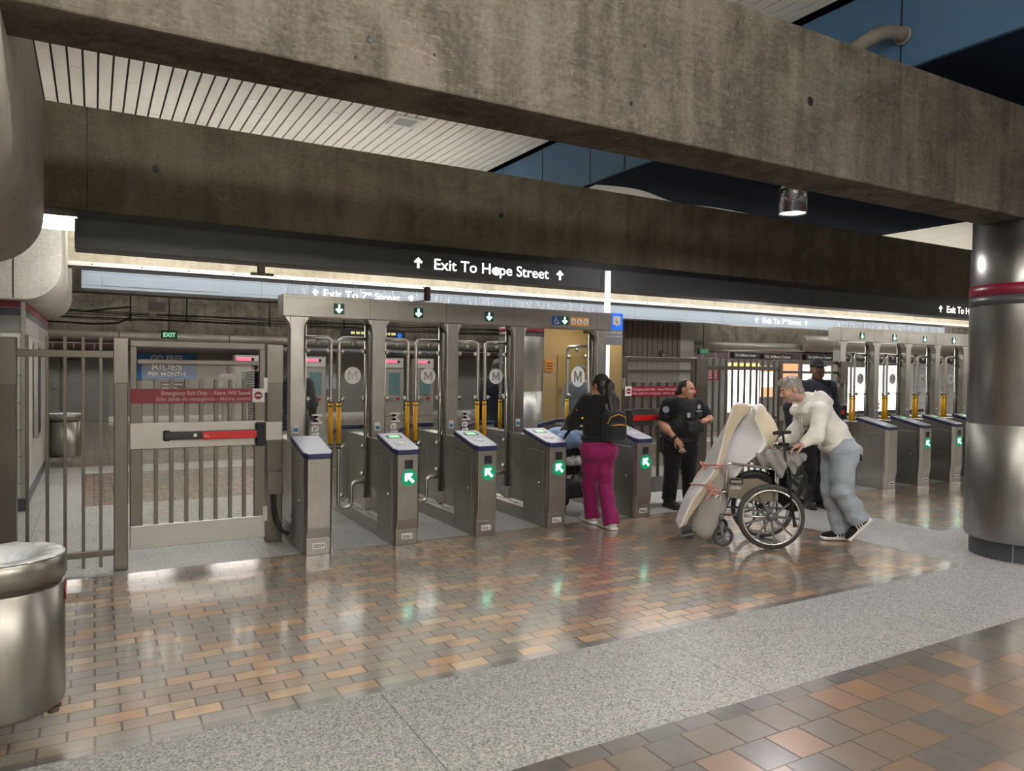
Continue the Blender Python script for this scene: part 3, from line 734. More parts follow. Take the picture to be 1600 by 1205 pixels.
def rounded_path(pts, r, n=6):
    """polyline with its corners rounded by radius r"""
    P = [np.array(p, float) for p in pts]; out = [P[0]]
    for i in range(1, len(P)-1):
        a, b, c = P[i-1], P[i], P[i+1]; u = (a-b)/np.linalg.norm(a-b); w = (c-b)/np.linalg.norm(c-b)
        rr = min(r, np.linalg.norm(a-b)*0.49, np.linalg.norm(c-b)*0.49)
        s_, e_ = b+u*rr, b+w*rr
        for k in range(n+1):
            t = k/n; out.append((1-t)**2*s_+2*t*(1-t)*b+t*t*e_)
    out.append(P[-1]); return out
_share = {}
def leaf(parent, sx, hx, ex, kind, yaw=0.0, y=0.94, dr=0.087):
    """swing panel: hinge at hx, free edge at ex (sx = -1 opens to the left, +1 to the right); built about the hinge line"""
    lf = bpy.data.objects.new('swing_panel', None); COL.objects.link(lf); lf.parent = parent; lf.location = (hx, y, 0); lf.rotation_euler = (0, 0, yaw)
    w = abs(ex-hx); e = sx*w
    t = MB()
    path = rounded_path([(0, 0, 1.94), (e, 0, 1.94), (e, 0, 0.212), (e-sx*0.135, 0, 0.212), (e-sx*0.135, 0, 0.469), (0, 0, 0.469)], 0.062, 7)
    t.tube(path, 0.0195, 12)
    t.tube([(0, 0, 0.30), (0, 0, 2.134)], 0.02, 12)
    t.build('tube_frame', 'tube_steel', lf)
    g = MB(); a, b = sorted((sx*0.028, e-sx*0.026))
    g.box(a, b, -0.004, 0.004, 0.30, 1.905).build('clear_panel', 'glass', lf)
    for (f, z) in ((0.12, 1.81), (0.88, 1.81), (0.5, 1.895), (0.12, 1.327), (0.88, 1.325), (0.12, 0.838), (0.88, 0.838), (0.14, 0.551), (0.9, 0.343)):
        if 'clamp' not in _share:
            c = MB(); clamp(c, 0, 0, 0); o = c.build('panel_clamp', 'tube_steel', lf); _share['clamp'] = o.data
        else: o = link('panel_clamp', _share['clamp'], lf)
        o.location = (sx*w*f, -0.006, z)
    f = MB().cyl((e, 0, 0.87), (e, 0, 1.285), 0.0235, 14).build('foam_sleeve', 'yellow', lf)
    r = MB()
    for z0, z1 in ((0.855, 0.87), (0.822, 0.836), (1.285, 1.297), (1.245, 1.256)): r.cyl((e, 0, z0), (e, 0, z1), 0.0242, 14)
    r.build('black_ring', 'blackmatte', f)
    if kind == 'disc':
        d = MB(); k = circ(dr, 36); cx = sx*0.5*w; o = (cx, -0.0045, 1.564)
        flat_poly(d, k, o, (1, 0, 0), (0, 0, 1), 0.0012)
        d.build('round_decal', 'decal', lf)
        # the letter stands dark inside the disc
        s_ = MB(); q = dr*0.55
        for poly in ([(-q, -q), (-q*0.62, -q), (-q*0.62, q*0.3), (-q*0.12, -q*0.75), (q*0.12, -q*0.75), (q*0.62, q*0.3), (q*0.62, -q), (q, -q), (q, q), (q*0.55, q), (0, -q*0.05), (-q*0.55, q), (-q, q)],):
            flat_poly(s_, poly, o, (1, 0, 0), (0, 0, 1), 0.0016)
        s_.build('letter', 'steel_side', lf)
    elif kind == 'word':
        text_mesh('lettering', 'Metro', 0.15, 'decal', lf, (sx*w*0.5-0.055, -0.0048, 1.185), (0, 0, -1), (1, 0, 0), bold=0.01, depth=0.001)
    return lf
def gate_arrow(mb, o, right, up, size, ang=0.0, mat=0, z0=0.0):
    c, s_ = math.cos(ang), math.sin(ang)
    pts = [(p[0]*c-p[1]*s_, p[0]*s_+p[1]*c) for p in arrow_poly(size*0.86, size, size*0.22)]
    flat_poly(mb, pts, o, right, up, 0.002, mat, z0)
def fare_gate(name, label, loc, number, live=True, left=True, right=True, ada=False, detail=True, group='fare gate cabinets', last=False):
    t = thing(name, label, 'turnstile', loc, 0, group)
    HW = 0.124
    # base plinth
    b = MB(); b.prism([(-0.125, 0), (0.125, 0), (0.125, 0.14), (0.09, 0.19), (-0.09, 0.19), (-0.125, 0.14)], 1, 0.46, 1.66); b.build('plinth', 'steel_side', t, 0.004)
    s_ = MB()
    for sgn in (-1, 1):
        for y in (0.62, 0.95, 1.28): s_.box(sgn*0.1085-0.004, sgn*0.1085+0.004, y, y+0.2, 0.162, 0.1665)
    s_.build('slot', 'black', t)
    # front and rear housings
    topz = lambda y: 0.85+(y/0.48)*0.108
    def housing(nm):
        h = MB()
        loft(h, oct_ring(HW, 0.022, 0, 0.48), 0.0, oct_ring(HW, 0.022, 0, 0.48), 0.15)
        # toe recess: the front face steps out above the number plate
        loft(h, oct_ring(HW, 0.022, 0, 0.48), 0.15, oct_ring(HW, 0.026, -0.018, 0.48), 0.245)
        loft(h, oct_ring(HW, 0.026, -0.018, 0.48), 0.245, oct_ring(HW, 0.026, -0.018, 0.48), topz)
        o = h.build(nm, 'steel', t, 0.003)
        d = MB()
        for sgn in (-1, 1): d.box(sgn*0.122, sgn*0.126, 0.075, 0.455, 0.09, 0.80)
        dd = d.build('access_door', 'steel_side', o, 0.002)
        k = MB()
        for sgn in (-1, 1): k.lathe([(0.0001, 0.007), (0.012, 0.006), (0.013, 0.0)], (0, 0, 0), 12, 0, 0)
        for i, v in enumerate(k.v): k.v[i] = ((0.126+v[0]) if i >= len(k.v)//2 else (-0.126-v[0]), v[1]+0.16, v[2]+0.46)
        k.build('lock', 'chrome', o)
        g = MB()
        for sgn in (-1, 1):
            g.box(sgn*0.1235-0.001, sgn*0.1235+0.001, 0.07, 0.074, 0.05, 0.84); g.box(sgn*0.1235-0.001, sgn*0.1235+0.001, 0.456, 0.46, 0.05, 0.9)
            g.box(sgn*0.1235-0.001, sgn*0.1235+0.001, 0.07, 0.46, 0.806, 0.81)
        g.build('seam', 'black', o)
        return o
    fr = housing('front_housing'); rr = housing('rear_housing'); rr.location = (0, 2.1, 0); rr.rotation_euler = (0, 0, PI)
    # mid body between the housings
    MB().box(-0.07, 0.07, 0.46, 1.64, 0.17, 0.93).build('mid_body', 'steel_side', t, 0.004)
    pn = MB()
    for sgn in (-1, 1):
        for (y0, y1) in ((0.5, 0.78), (1.0, 1.3), (1.33, 1.6)): pn.box(sgn*0.0685, sgn*0.0715, y0, y1, 0.24, 0.88)
    pn.build('side_panel', 'steel', t, 0.002)
    # reader caps
    def cap(nm):
        c = MB(); sh = lambda r: r
        ring = oct_ring(0.132, 0.034, -0.028, 0.49)
        loft(c, ring, topz, ring, lambda y: topz(y)+0.044); o = c.build(nm, 'navy', t, 0.006, seg=3)
        f = MB(); ring2 = oct_ring(0.122, 0.032, -0.015, 0.478)
        loft(f, ring2, lambda y: topz(y)+0.04, ring2, lambda y: topz(y)+0.047); ff = f.build('reader_face', 'lilac', o, 0.002)
        if live:
            sl = math.atan2(0.108, 0.48); up = (0, math.cos(sl), math.sin(sl)); P = lambda x, y: (x, y, topz(y)+0.0475)
            q = MB(); flat_poly(q, [(-0.072, -0.042), (0.072, -0.042), (0.072, 0.042), (-0.072, 0.042)], P(0, 0.36), (1, 0, 0), up, 0.002); q.build('screen_bezel', 'ink', o)
            q = MB(); flat_poly(q, [(-0.05, -0.033), (0.055, -0.033), (0.055, 0.033), (-0.05, 0.033)], P(0, 0.36), (1, 0, 0), up, 0.001, 0, 0.002); q.build('screen', 'screen', o)
            q = MB(); ro = circ(0.058, 28, sx=1.12); ri = circ(0.05, 28, sx=1.12)
            flat_poly(q, ro, P(0, 0.17), (1, 0, 0), up, 0.003); q.build('tap_ring', 'white', o)
            q = MB(); flat_poly(q, ri, P(0, 0.17), (1, 0, 0), up, 0.001, 0, 0.003); q.build('tap_pad', 'lilac', o)
            q = MB(); flat_poly(q, [(-0.028, -0.018), (0.028, -0.018), (0.028, 0.018), (-0.028, 0.018)], P(0, 0.17), (1, 0, 0), up, 0.001, 0, 0.004); q.build('tap_mark', 'label', o)
        return o
    cap('reader_cap'); rc = cap('reader_cap'); rc.location = (0, 2.1, 0); rc.rotation_euler = (0, 0, PI)
    # front face furniture
    if live:
        MB().box(-0.035, 0.047, -0.0215, -0.016, 0.715, 0.795).build('scanner_window', 'ink', t)
        q = MB(); flat_poly(q, circ(0.078, 36), (0.012, -0.0175, 0.628), (1, 0, 0), (0, 0, 1), 0.004); ql = q.build('arrow_lamp', 'green_dim', t)
        q = MB(); gate_arrow(q, (0.012, -0.0215, 0.628), (1, 0, 0), (0, 0, 1), 0.118, PI/4); q.build('arrow', 'mint_lit', ql)
    p = MB().box(-0.052, 0.054, -0.004, 0.0, 0.056, 0.106).build('number_plate', 'label', t)
    if number: text_mesh('digits', number, 0.047, 'ink', p, (0.001, -0.0045, 0.064), XR, ZU, 'CENTER', 0.012, 0.0006, 1.0)
    else: MB().box(-0.036, 0.038, -0.005, -0.004, 0.073, 0.09).build('digits', 'ink', p)
    # post that carries the header
    pz = MB(); pz.box(-0.062, 0.068, 0.82, 0.95, 0.9, 2.135)
    pz.prism([(-0.062, 1.99), (-0.062, 2.135), (-0.115, 2.135), (-0.105, 2.11), (-0.075, 2.07)], 1, 0.822, 0.948)
    pz.prism([(0.068, 1.99), (0.068, 2.135), (0.121, 2.135), (0.111, 2.11), (0.081, 2.07)], 1, 0.822, 0.948)
    po = pz.build('post', 'steel', t, 0.004)
    MB().box(-0.035, 0.02, 0.815, 0.82, 1.0, 1.085).build('sticker', 'label', po)
    MB().box(-0.028, 0.013, 0.813, 0.815, 1.015, 1.05).build('sticker_mark', 'blue_banner', po)
    for sgn in ((-1,) if left else ())+((1,) if right else ()):
        h = MB(); x = sgn*0.1
        h.box(min(x, sgn*0.05)-0.022, max(x, sgn*0.05)+0.022, 0.86, 0.985, 0.19, 0.31); h.build('hinge_bracket', 'steel_h', t, 0.006)
    if left:
        leaf(t, -1, -0.092, -0.375, 'disc') if not ada else leaf(t, -1, -0.09, -0.51, 'disc', -math.radians(84), dr=0.128)
    if right:
        leaf(t, 1, 0.1, 0.367, 'word') if not last else leaf(t, 1, 0.1, 0.5, 'none', math.radians(98))
    return t
lab = 'stainless fare gate cabinet with plate %s, %s'
fare_gate('fare_gate', lab % ('0059', 'plain blue cap, beside the left emergency gate'), (1.71, 6.398, 0), '0059', live=False, left=False)
fare_gate('fare_gate', lab % ('0060', 'green arrow lamp and tap reader'), (2.535, 6.398, 0), '0060')
fare_gate('fare_gate', lab % ('0061', 'green arrow lamp and tap reader'), (3.368, 6.398, 0), '0061')
fare_gate('fare_gate', lab % ('0062', 'to the left of the woman in magenta trousers'), (4.2, 6.398, 0), '0062', last=True)
fare_gate('fare_gate', lab % ('0063', 'to the right of the woman in magenta trousers'), (5.358, 6.398, 0), '0063', right=False, ada=True)
FG = 'fare gate cabinets of the far row'
fare_gate('fare_gate', 'stainless fare gate cabinet without lamp, first of the far row behind the man in white', (9.895, 6.398, 0), None, live=False, left=False, group=FG)
f2 = fare_gate('fare_gate', 'stainless fare gate cabinet with green arrow, second of the far row', (10.72, 6.398, 0), None, group=FG)
dup(f2, (11.545, 6.398, 0), 'stainless fare gate cabinet with green arrow, third of the far row, half behind the column', FG)
dup(f2, (12.37, 6.398, 0), 'stainless fare gate cabinet mostly behind the big steel column', FG)
dup(f2, (13.2, 6.398, 0), 'stainless fare gate cabinet last of the far row, hidden behind the steel column', FG)

# ------------------------------------------------------------------ overhead headers
def header(x0, x1, seams, arrows, label, ada_x=None):
    t = thing('overhead_header', label, 'gate header', (x0, 7.2, 2.135), 0, 'steel headers over the fare gates')
    L = x1-x0
    MB().box(0, L, 0, 0.23, 0, 0.21).build('header_box', 'steel_worn2', t, 0.004)
    s_ = MB()
    for x in seams: s_.box(x-x0-0.0015, x-x0+0.0015, -0.001, 0.002, 0.002, 0.208)
    s_.box(0, L, -0.001, 0.001, 0.176, 0.178); s_.build('seam', 'black', t)
    for x in arrows:
        a = MB().box(x-x0-0.052, x-x0+0.052, -0.005, 0.0, 0.038, 0.142).build('arrow_sign', 'green_sign', t)
        q = MB(); gate_arrow(q, (x-x0, -0.0055, 0.09), XR, ZU, 0.086, PI); q.build('arrow', 'mint_lit', a)
    if ada_x:
        x = ada_x-x0
        a = MB().box(x-0.175, x-0.062, -0.005, 0, 0.035, 0.142).build('wheelchair_sign', 'navy_sign2', t)
        w = MB(); c = (x-0.12, 0.075)
        w.tube(arc(c, 0.024, 100, 360, 18, 'xz', -0.008), 0.0035, 6); w.tube([(c[0]-0.006, -0.008, 0.118), (c[0]-0.002, -0.008, 0.088), (c[0]+0.018, -0.008, 0.086), (c[0]+0.03, -0.008, 0.055), (c[0]+0.04, -0.008, 0.06)], 0.0042, 6)
        w.ball((c[0]-0.008, -0.008, 0.127), 0.0075, 10); w.build('wheelchair_symbol', 'label', a)
        o = MB().box(x+0.078, x+0.345, -0.005, 0, 0.035, 0.135).build('icon_plate', 'orange_label', t)
        for i in range(3):
            d = MB(); flat_poly(d, circ(0.035, 22), (x+0.12+i*0.09, -0.0055, 0.085), XR, ZU, 0.002); dd = d.build('icon', 'label', o)
            k = MB(); kx = x+0.12+i*0.09
            k.ball((kx-0.004, -0.008, 0.098), (0.006, 0.002, 0.006), 8); k.tube([(kx-0.01, -0.008, 0.09), (kx, -0.008, 0.078), (kx+0.012, -0.008, 0.074)], 0.004, 6); k.tube([(kx-0.002, -0.008, 0.08), (kx+0.002+0.004*i, -0.008, 0.062)], 0.0035, 6)
            k.build('icon_mark', 'ink', dd)
    w = MB(); rnd = random.Random(int(x0*10)); x = 0.05
    while x < L-0.05:
        for y in (0.04, 0.18):
            w.tube([(x, y, 0.205), (x+rnd.uniform(-.012, .012), y+rnd.uniform(-.05, .05), 0.205+rnd.uniform(.085, .125))], 0.0011, 3, caps=False)
        x += 0.021
    sp = w.build('bird_spikes', 'chrome', t); sp['kind'] = 'stuff'
    return t
header(1.572, 5.49, (2.435, 3.281, 4.108, 5.274), (2.115, 2.96, 3.797, 4.80), 'long steel header with four green arrows over the near fare gates', 4.80)
header(9.82, 14.1, (10.622, 11.451, 12.268, 13.135), (10.313, 11.13, 11.953, 12.793), 'long steel header with green arrows over the far fare gates')
t = thing('hanging_camera', 'small dark red capsule camera hanging before the exit sign over the header', 'camera', (2.93, 6.9, 2.40))
MB().lathe([(0.0001, -0.075), (0.026, -0.07), (0.036, -0.05), (0.032, 0.0), (0.036, 0.05), (0.026, 0.068), (0.0001, 0.07)], (0, 0, 0), 18).build('body', 'maroon_dark', t)
MB().tube([(0, 0, -0.06), (0, 0.1, -0.062), (0, 0.36, -0.05)], 0.009, 8).build('stem', 'black', t)

# ------------------------------------------------------------------ emergency gates and fences
def emergency_gate(label, x0, x1, y, zb, zt, flip=False, bars=7, sign=True, screen='perf'):
    """leaf in a frame: sign band, push plate with bar, bars over a perforated sheet"""
    t = thing('emergency_gate', label, 'gate', (x0, y, 0)); L = x1-x0; H = zt
    X = (lambda u: u) if not flip else (lambda u: L-u)
    def bx(m, u0, u1, a, b, c, d, mat=0): m.box(min(X(u0), X(u1)), max(X(u0), X(u1)), a, b, c, d, mat)
    f = MB()
    bx(f, 0, L, 0, 0.04, H-0.052, H); bx(f, 0.0, 0.05, 0, 0.04, 1.45, H-0.05); bx(f, L-0.05, L, 0, 0.04, 1.45, H-0.05)
    bx(f, 0.05, L-0.05, 0, 0.04, H-0.19, H-0.153)
    bx(f, 0.0, 0.09, 0, 0.04, zb, 1.45); bx(f, L-0.09, L, 0, 0.04, zb, 1.45)
    f.build('frame', 'steel_worn', t, 0.005)
    k = MB(); bx(k, 0.0, L, -0.004, 0.044, zb, zb+0.19); k.build('kick_plate', 'steel_h', t, 0.004)
    for i in range(bars):
        b = MB(); u = 0.19+(L-0.36)*i/(bars-1); bx(b, u-0.015, u+0.015, 0.008, 0.036, zb+0.18, H-0.31); b.build('bar', 'steel_worn', t, 0.003)
    if screen:
        s_ = MB(); v0, v1 = sorted((X(0.085), X(L-0.085)))
        s_.box(v0, v1, 0.037, 0.039, zb+0.17, H-0.04 if screen == 'perf_full' else H-0.16); s_.build('screen_sheet', 'perf', t)
    p = MB(); bx(p, 0.0, L-0.01, -0.012, 0.0, 0.97, 1.18); p.build('push_plate', 'steel_h', t, 0.003)
    bar = MB(); bx(bar, 0.24, L-0.06, -0.075, -0.03, 1.04, 1.105); bo = bar.build('panic_bar', 'black', t, 0.012, seg=3)
    r = MB(); bx(r, 0.53, L-0.085, -0.082, -0.026, 1.036, 1.102); r.build('red_grip', 'red', bo, 0.006)
    e = MB(); bx(e, L-0.085, L-0.005, -0.07, -0.012, 0.965, 1.165); e.build('bar_housing', 'blackmatte', bo, 0.012, seg=3); e = MB(); bx(e, 0.24, 0.29, -0.05, -0.012, 1.03, 1.115); e.build('bar_end', 'blackmatte', bo, 0.01)
    bt = MB(); flat_poly(bt, circ(0.014, 16), (X(0.475), -0.0755, 1.075), XR, ZU, 0.002); bt.build('key_switch', 'label', bo)
    if not flip: text_mesh('pictogram', 'Pu', 0.035, 'pink_ink', bo, (0.545, -0.083, 1.055), XR, ZU, depth=0.001)
    if sign:
        s_ = MB(); bx(s_, 0.0, L-0.11, -0.012, -0.006, 1.338, 1.455); so = s_.build('sign', 'red_sign', t)
        w = MB(); bx(w, L-0.11, L-0.01, -0.012, -0.006, 1.338, 1.455); w.build('symbol_plate', 'label', so)
        q = MB(); flat_poly(q, circ(0.034, 28), (X(L-0.062), -0.0125, 1.396), XR, ZU, 0.001); q.build('no_entry_disc', 'red_sign', so)
        q = MB().box(X(L-0.062)-0.024, X(L-0.062)+0.024, -0.0155, -0.0135, 1.39, 1.402); q.build('no_entry_bar', 'label', so)
        if not flip:
            text_mesh('lettering', 'Emergency Exit Only \u2013 Alarm Will Sound', 0.0445, 'pink_ink', so, (L-0.125, -0.0125, 1.405), XR, ZU, 'RIGHT', 0.008, 0.0008, 0.93)
            text_mesh('lettering', 'S\u00f3lo salida de emergencia - Alarma sonar\u00e1', 0.0445, 'pink_ink', so, (L-0.125, -0.0125, 1.357), XR, ZU, 'RIGHT', 0.0, 0.0008, 0.96)
        else:
            text_mesh('lettering', 'Emergency Exit Only \u2013 Alarm Will Sound', 0.0445, 'pink_ink', so, (0.125, -0.0125, 1.405), XR, ZU, 'LEFT', 0.008, 0.0008, 0.93)
            text_mesh('lettering', 'S\u00f3lo salida de emergencia - Alarma sonar\u00e1', 0.0445, 'pink_ink', so, (0.125, -0.0125, 1.357), XR, ZU, 'LEFT', 0.0, 0.0008, 0.96)
    for z in (1.42, 0.3): hg = MB(); bx(hg, L-0.02, L+0.02, -0.01, 0.02, z, z+0.13); hg.build('hinge', 'steel', t, 0.003)
    return t
def gate_post(label, x0, x1, y0, y1, z1, loc_group='steel gate posts', z0=0.0, cap=True):
    t = thing('gate_post', label, 'post', (x0, y0, 0), 0, loc_group); w = x1-x0; d = y1-y0
    MB().box(0, w, 0, d, z0, z1).build('shaft', 'steel_worn', t, 0.005)
    MB().box(-0.002, w+0.002, -0.002, d+0.002, z1-0.36, z1).build('upper_sleeve', 'steel_mid', t, 0.004)
    return t
emergency_gate('left steel emergency gate with red and black push bar under a dark red sign', 0.25, 1.295, 6.60, 0.16, 1.845)
gate_post('steel post at the left side of the left emergency gate, nearest the camera', 0.138, 0.238, 6.61, 6.71, 1.86)
gp2 = gate_post('steel post between the left emergency gate and cabinet 0059', 1.40, 1.545, 7.06, 7.17, 1.85)
MB().box(-0.13, 0.05, -0.42, -0.40, 1.0, 1.16).build('latch_plate', 'steel', gp2, 0.003)
MB().box(-0.03, -0.01, -0.41, 0.0, 1.06, 1.09).build('latch_arm', 'steel', gp2)
MB().box(0.0, 0.14, -0.05, 0.0, 0.45, 0.66).build('junction_box', 'steel_worn', gp2, 0.004)
MB().tube([(0.06, -0.05, 0.45), (0.06, -0.06, 0.34), (0.075, -0.09, 0.22), (0.11, -0.14, 0.13), (0.15, -0.2, 0.11)], 0.02, 10).build('conduit', 'blackmatte', gp2)
gate_post('wide steel post at the left picture edge behind the trash bin', -0.64, -0.506, 6.60, 6.72, 1.845)
def fence(label, x0, x1, y, xs, ztop, zrail, zlow, zbar):
    t = thing('fence_panel', label, 'fence', (x0, y, 0))
    MB().box(0, x1-x0, 0, 0.04, zrail-0.055, zrail).build('top_rail', 'steel_worn', t, 0.004)
    MB().box(0, x1-x0, 0, 0.04, zlow-0.05, zlow).build('lower_rail', 'steel_worn', t, 0.004)
    for x in xs: MB().box(x-x0-0.012, x-x0+0.012, 0.012, 0.036, zbar, ztop).build('bar', 'steel_worn', t, 0.002)
    return t
fence('steel bar fence left of the left emergency gate', -0.506, 0.138, 6.62, (-0.44, -0.311, -0.194, -0.072, 0.048), 1.862, 1.755, 0.175, 0.04)
emergency_gate('middle steel emergency gate with dark red sign behind the uniformed officer', 5.60, 6.765, 7.08, 0.13, 1.82, flip=True, screen='perf_full')
gate_post('steel post right of the middle emergency gate behind the officer', 6.77, 6.96, 7.07, 7.18, 1.825)
fence('steel bar fence between the officer and the man in white', 6.96, 8.34, 7.09, [6.99+0.1165*i for i in range(12)], 1.825, 1.726, 0.17, 0.04)
g3 = emergency_gate('right steel emergency gate behind the guard in the black cap', 8.343, 9.745, 7.08, 0.13, 1.825, sign=False, screen=None)
MB().box(1.235, 1.39, -0.06, 0.0, 1.5, 1.82).build('alarm_box', 'steel_worn', g3, 0.005)
# ------------------------------------------------------------------ lamps of the station and added fill rows
def lamp_row(name, label, xs, y, z, mat, group, length=1.22, w=0.16, light_shield=False, top=None, arm=None):
    """hanging or lying fluorescent fixtures, each a thing"""
    d = {}
    for x in xs:
        t = thing(name, label, 'fluorescent lamp', (x, y, z), 0, group)
        if not d:
            h = MB().box(0, length, -w/2-0.02, w/2+0.02, 0.06, 0.09)
            if light_shield: h.box(0, length, -light_shield[0]-0.01, -light_shield[0], light_shield[1], light_shield[2]).box(0, length, -light_shield[0], -w/2, 0.075, 0.085)  # added shield and lid that keep lamp light off the blue soffit
            d['h'] = h.build('housing', 'white', t, 0.004).data
            d['d'] = MB().box(0.01, length-0.01, -w/2, w/2, -0.055, 0.06).build('diffuser', mat, t, 0.01).data
        else: link('housing', d['h'], t); link('diffuser', d['d'], t)
        if arm:
            for xx in (0.2, length-0.2): MB().cyl((xx, 0, 0.085), (xx, arm if x < 12 else min(arm, 0.9), 0.085), 0.01, 6).build('wall_arm', 'black', t)
        if top:
            zt = (4.19 if 5.2 < x < 12.7 and y < 16 else 5.085 if 5.5 < x+1.1 and x < 13.3 else 5.0)-z
            for xx in (0.2, length-0.2): MB().cyl((xx, 0, 0.08), (xx, 0, zt), 0.008, 6).build('hanger', 'black', t)
lamp_row('fluorescent_lamp', 'white fluorescent lamp in the row hanging behind the near exit sign', [-0.47+1.36*i for i in range(20)], 8.9, 3.09, 'lamp_back', 'fluorescent lamps behind the near exit sign', light_shield=(0.26, 0.06, 0.35), arm=-0.935)
lamp_row('fluorescent_lamp', 'white fluorescent lamp in the row hanging behind the far exit sign', [q for q in [-1.5+1.8*i for i in range(16)] if q < 9 or q > 13.3], 14.0, 3.42, 'lamp_mid', 'fluorescent lamps behind the far exit sign', arm=2.06)
lamp_row('fluorescent_lamp', 'white fluorescent lamp in the row hanging before the back wall', [-1.5+2.2*i for i in range(7)], 22.2, 3.76, 'lamp_far', 'fluorescent lamps before the back wall', top=True)
lamp_row('fluorescent_lamp', 'fluorescent lamp in the row overhead in front of the near beam', [-4.6+1.6*i for i in range(5)], 1.0, 4.3, 'lamp_front', 'fluorescent lamps in front of the near beam', top=True)
lamp_row('fluorescent_lamp', 'added fill lamp in the unseen row overhead behind the camera', [-4.6+1.7*i for i in range(6)], -3.2, 3.4, 'lamp_fill', 'added fill lamps behind the camera', top=True)  # added row, out of view: brightens steel reflections and front faces
lamp_row('fluorescent_lamp', 'white fluorescent lamp bracketed to the upper face of the pale far beam', [-1.2+1.5*i for i in range(16)], 11.25, 3.88, 'lamp_wash', 'fluorescent lamps washing the pale far beam', light_shield=(0.13, -0.09, 0.3), arm=0.58)
lamp_row('fluorescent_lamp', 'added fill lamp in the unseen row overhead at the right end of the hall', [18.0+2.4*i for i in range(6)], -1.0, 3.6, 'lamp_fill', 'added fill lamps at the right end of the hall', top=True)  # added row, out of view: gives the far header something bright to reflect
def pendant(x, y, label):
    t = thing('pendant_downlight', label, 'lamp', (x, y, 3.41), 0, 'cylinder downlights')
    MB().lathe([(0.14, 0.012), (0.15, 0.0), (0.15, 0.5), (0.0001, 0.5)], (0, 0, 0), 40).build('shade', 'chrome_dark', t)
    MB().lathe([(0.0001, 0.02), (0.14, 0.02)], (0, 0, 0), 40).build('lens', 'downlamp', t)
    MB().cyl((0, 0, 0.5), (0, 0, 0.78), 0.02, 10).build('stem', 'black', t)

pendant(6.75, 5.6, 'shiny cylinder downlight hanging under the dark blue duct behind the near beam')
for x in (6.75, 9.6): pendant(x, 1.4, 'shiny cylinder downlight hanging under the blue duct in front of the near beam')

# ------------------------------------------------------------------ hanging signs
def exit_fascia(name, label, y, x0, x1, z0, z1, mat, runs, words, hang):
    t = thing(name, label, 'sign', (x0, y, z0), 0, None); L = x1-x0; H = z1-z0
    MB().box(0, L, 0, 0.30, 0, H).build('sign_box', mat, t, 0.006)
    s_ = MB().box(0, L, -0.0015, 0.001, 0.045, 0.048).box(0, L, -0.0015, 0.001, H-0.02, H-0.017)
    for x in np.arange(2.4, L, 2.44): s_.box(x, x+0.003, -0.001, 0.001, 0, H)
    s_.build('seam', 'black', t)
    for (xa, xt, xb) in runs:
        for x in (xa, xb):
            q = MB(); gate_arrow(q, (x-x0, -0.0005, 0.135), XR, ZU, 0.118); q.build('arrow', 'sign_lit', t)
        for (s, dx, sz, dz, wd) in words:
            text_mesh('lettering', s, sz, 'sign_lit', t, (xt-x0+dx, -0.002, 0.078+dz), XR, ZU, 'LEFT', 0.006, 0.0015, width=wd)
    h = MB().box(0.02, L-0.02, 0.03, 0.27, H, H+hang)
    h.build('hanger', 'black', t)
    return t
nb = exit_fascia('exit_sign', 'long charcoal hanging sign with lit words Exit To Hope Street', 7.56, -0.147, 14.6, 2.67, 2.935, 'charcoal', [(3.10, 3.28, 4.962), (13.0, 13.18, 14.9)],
    [('Exit To Hope Street', 0, 0.172, 0, 1.505)], 0.075)
fb = exit_fascia('exit_sign', 'long pale blue hanging sign with words Exit To 7th Street', 11.79, -0.15, 20.5, 2.69, 2.937, 'sign_blue', [(3.08, 3.2, 4.71), (13.095, 13.28, 14.77)],
    [('Exit To 7', 0, 0.165, 0, 0.72), ('th', 0.735, 0.085, 0.065, 0.085), ('Street', 0.86, 0.165, 0, 0.45)], 0.055)
MB().box(0.255, 1.806, -0.006, 0.0, 0.05, 0.175).box(1.82, 2.07, -0.003, 0.0, 0.04, 0.19).build('blank_panel', 'sign_blue', fb, 0.001)
# dot over the first o of Hope: a bright lamp spot seen through the sign
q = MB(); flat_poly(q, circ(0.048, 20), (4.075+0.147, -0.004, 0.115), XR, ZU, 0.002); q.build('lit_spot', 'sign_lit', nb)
bk = thing('sensor_bracket', 'small brown bracket box hanging under the charcoal exit sign', 'bracket', (1.44, 7.55, 2.57))
MB().box(-0.035, 0.035, 0, 0.05, 0.0, 0.10).build('box', 'brown_panel', bk, 0.004); MB().box(-0.1, 0.12, 0.0, 0.04, -0.025, 0.0).build('foot', 'brown_panel', bk, 0.004)
# lit edge strip along the bottom of the third beam
st = thing('edge_strip', 'white ledge strip along the bottom edge of the lit beam', 'trim', (-6, 11.80, 3.0))
MB().box(0, 36, 0, 0.038, 0.0, 0.06).build('strip', 'white', st, 0.003)
bo = MB()
for x in np.arange(0.4, 30, 0.62): bo.lathe([(0.012, 0), (0.010, -0.006), (0.0001, -0.007)], (x, -0.0, 0.03), 8, 0, 1)
bo.build('bolt', 'pipe', st)
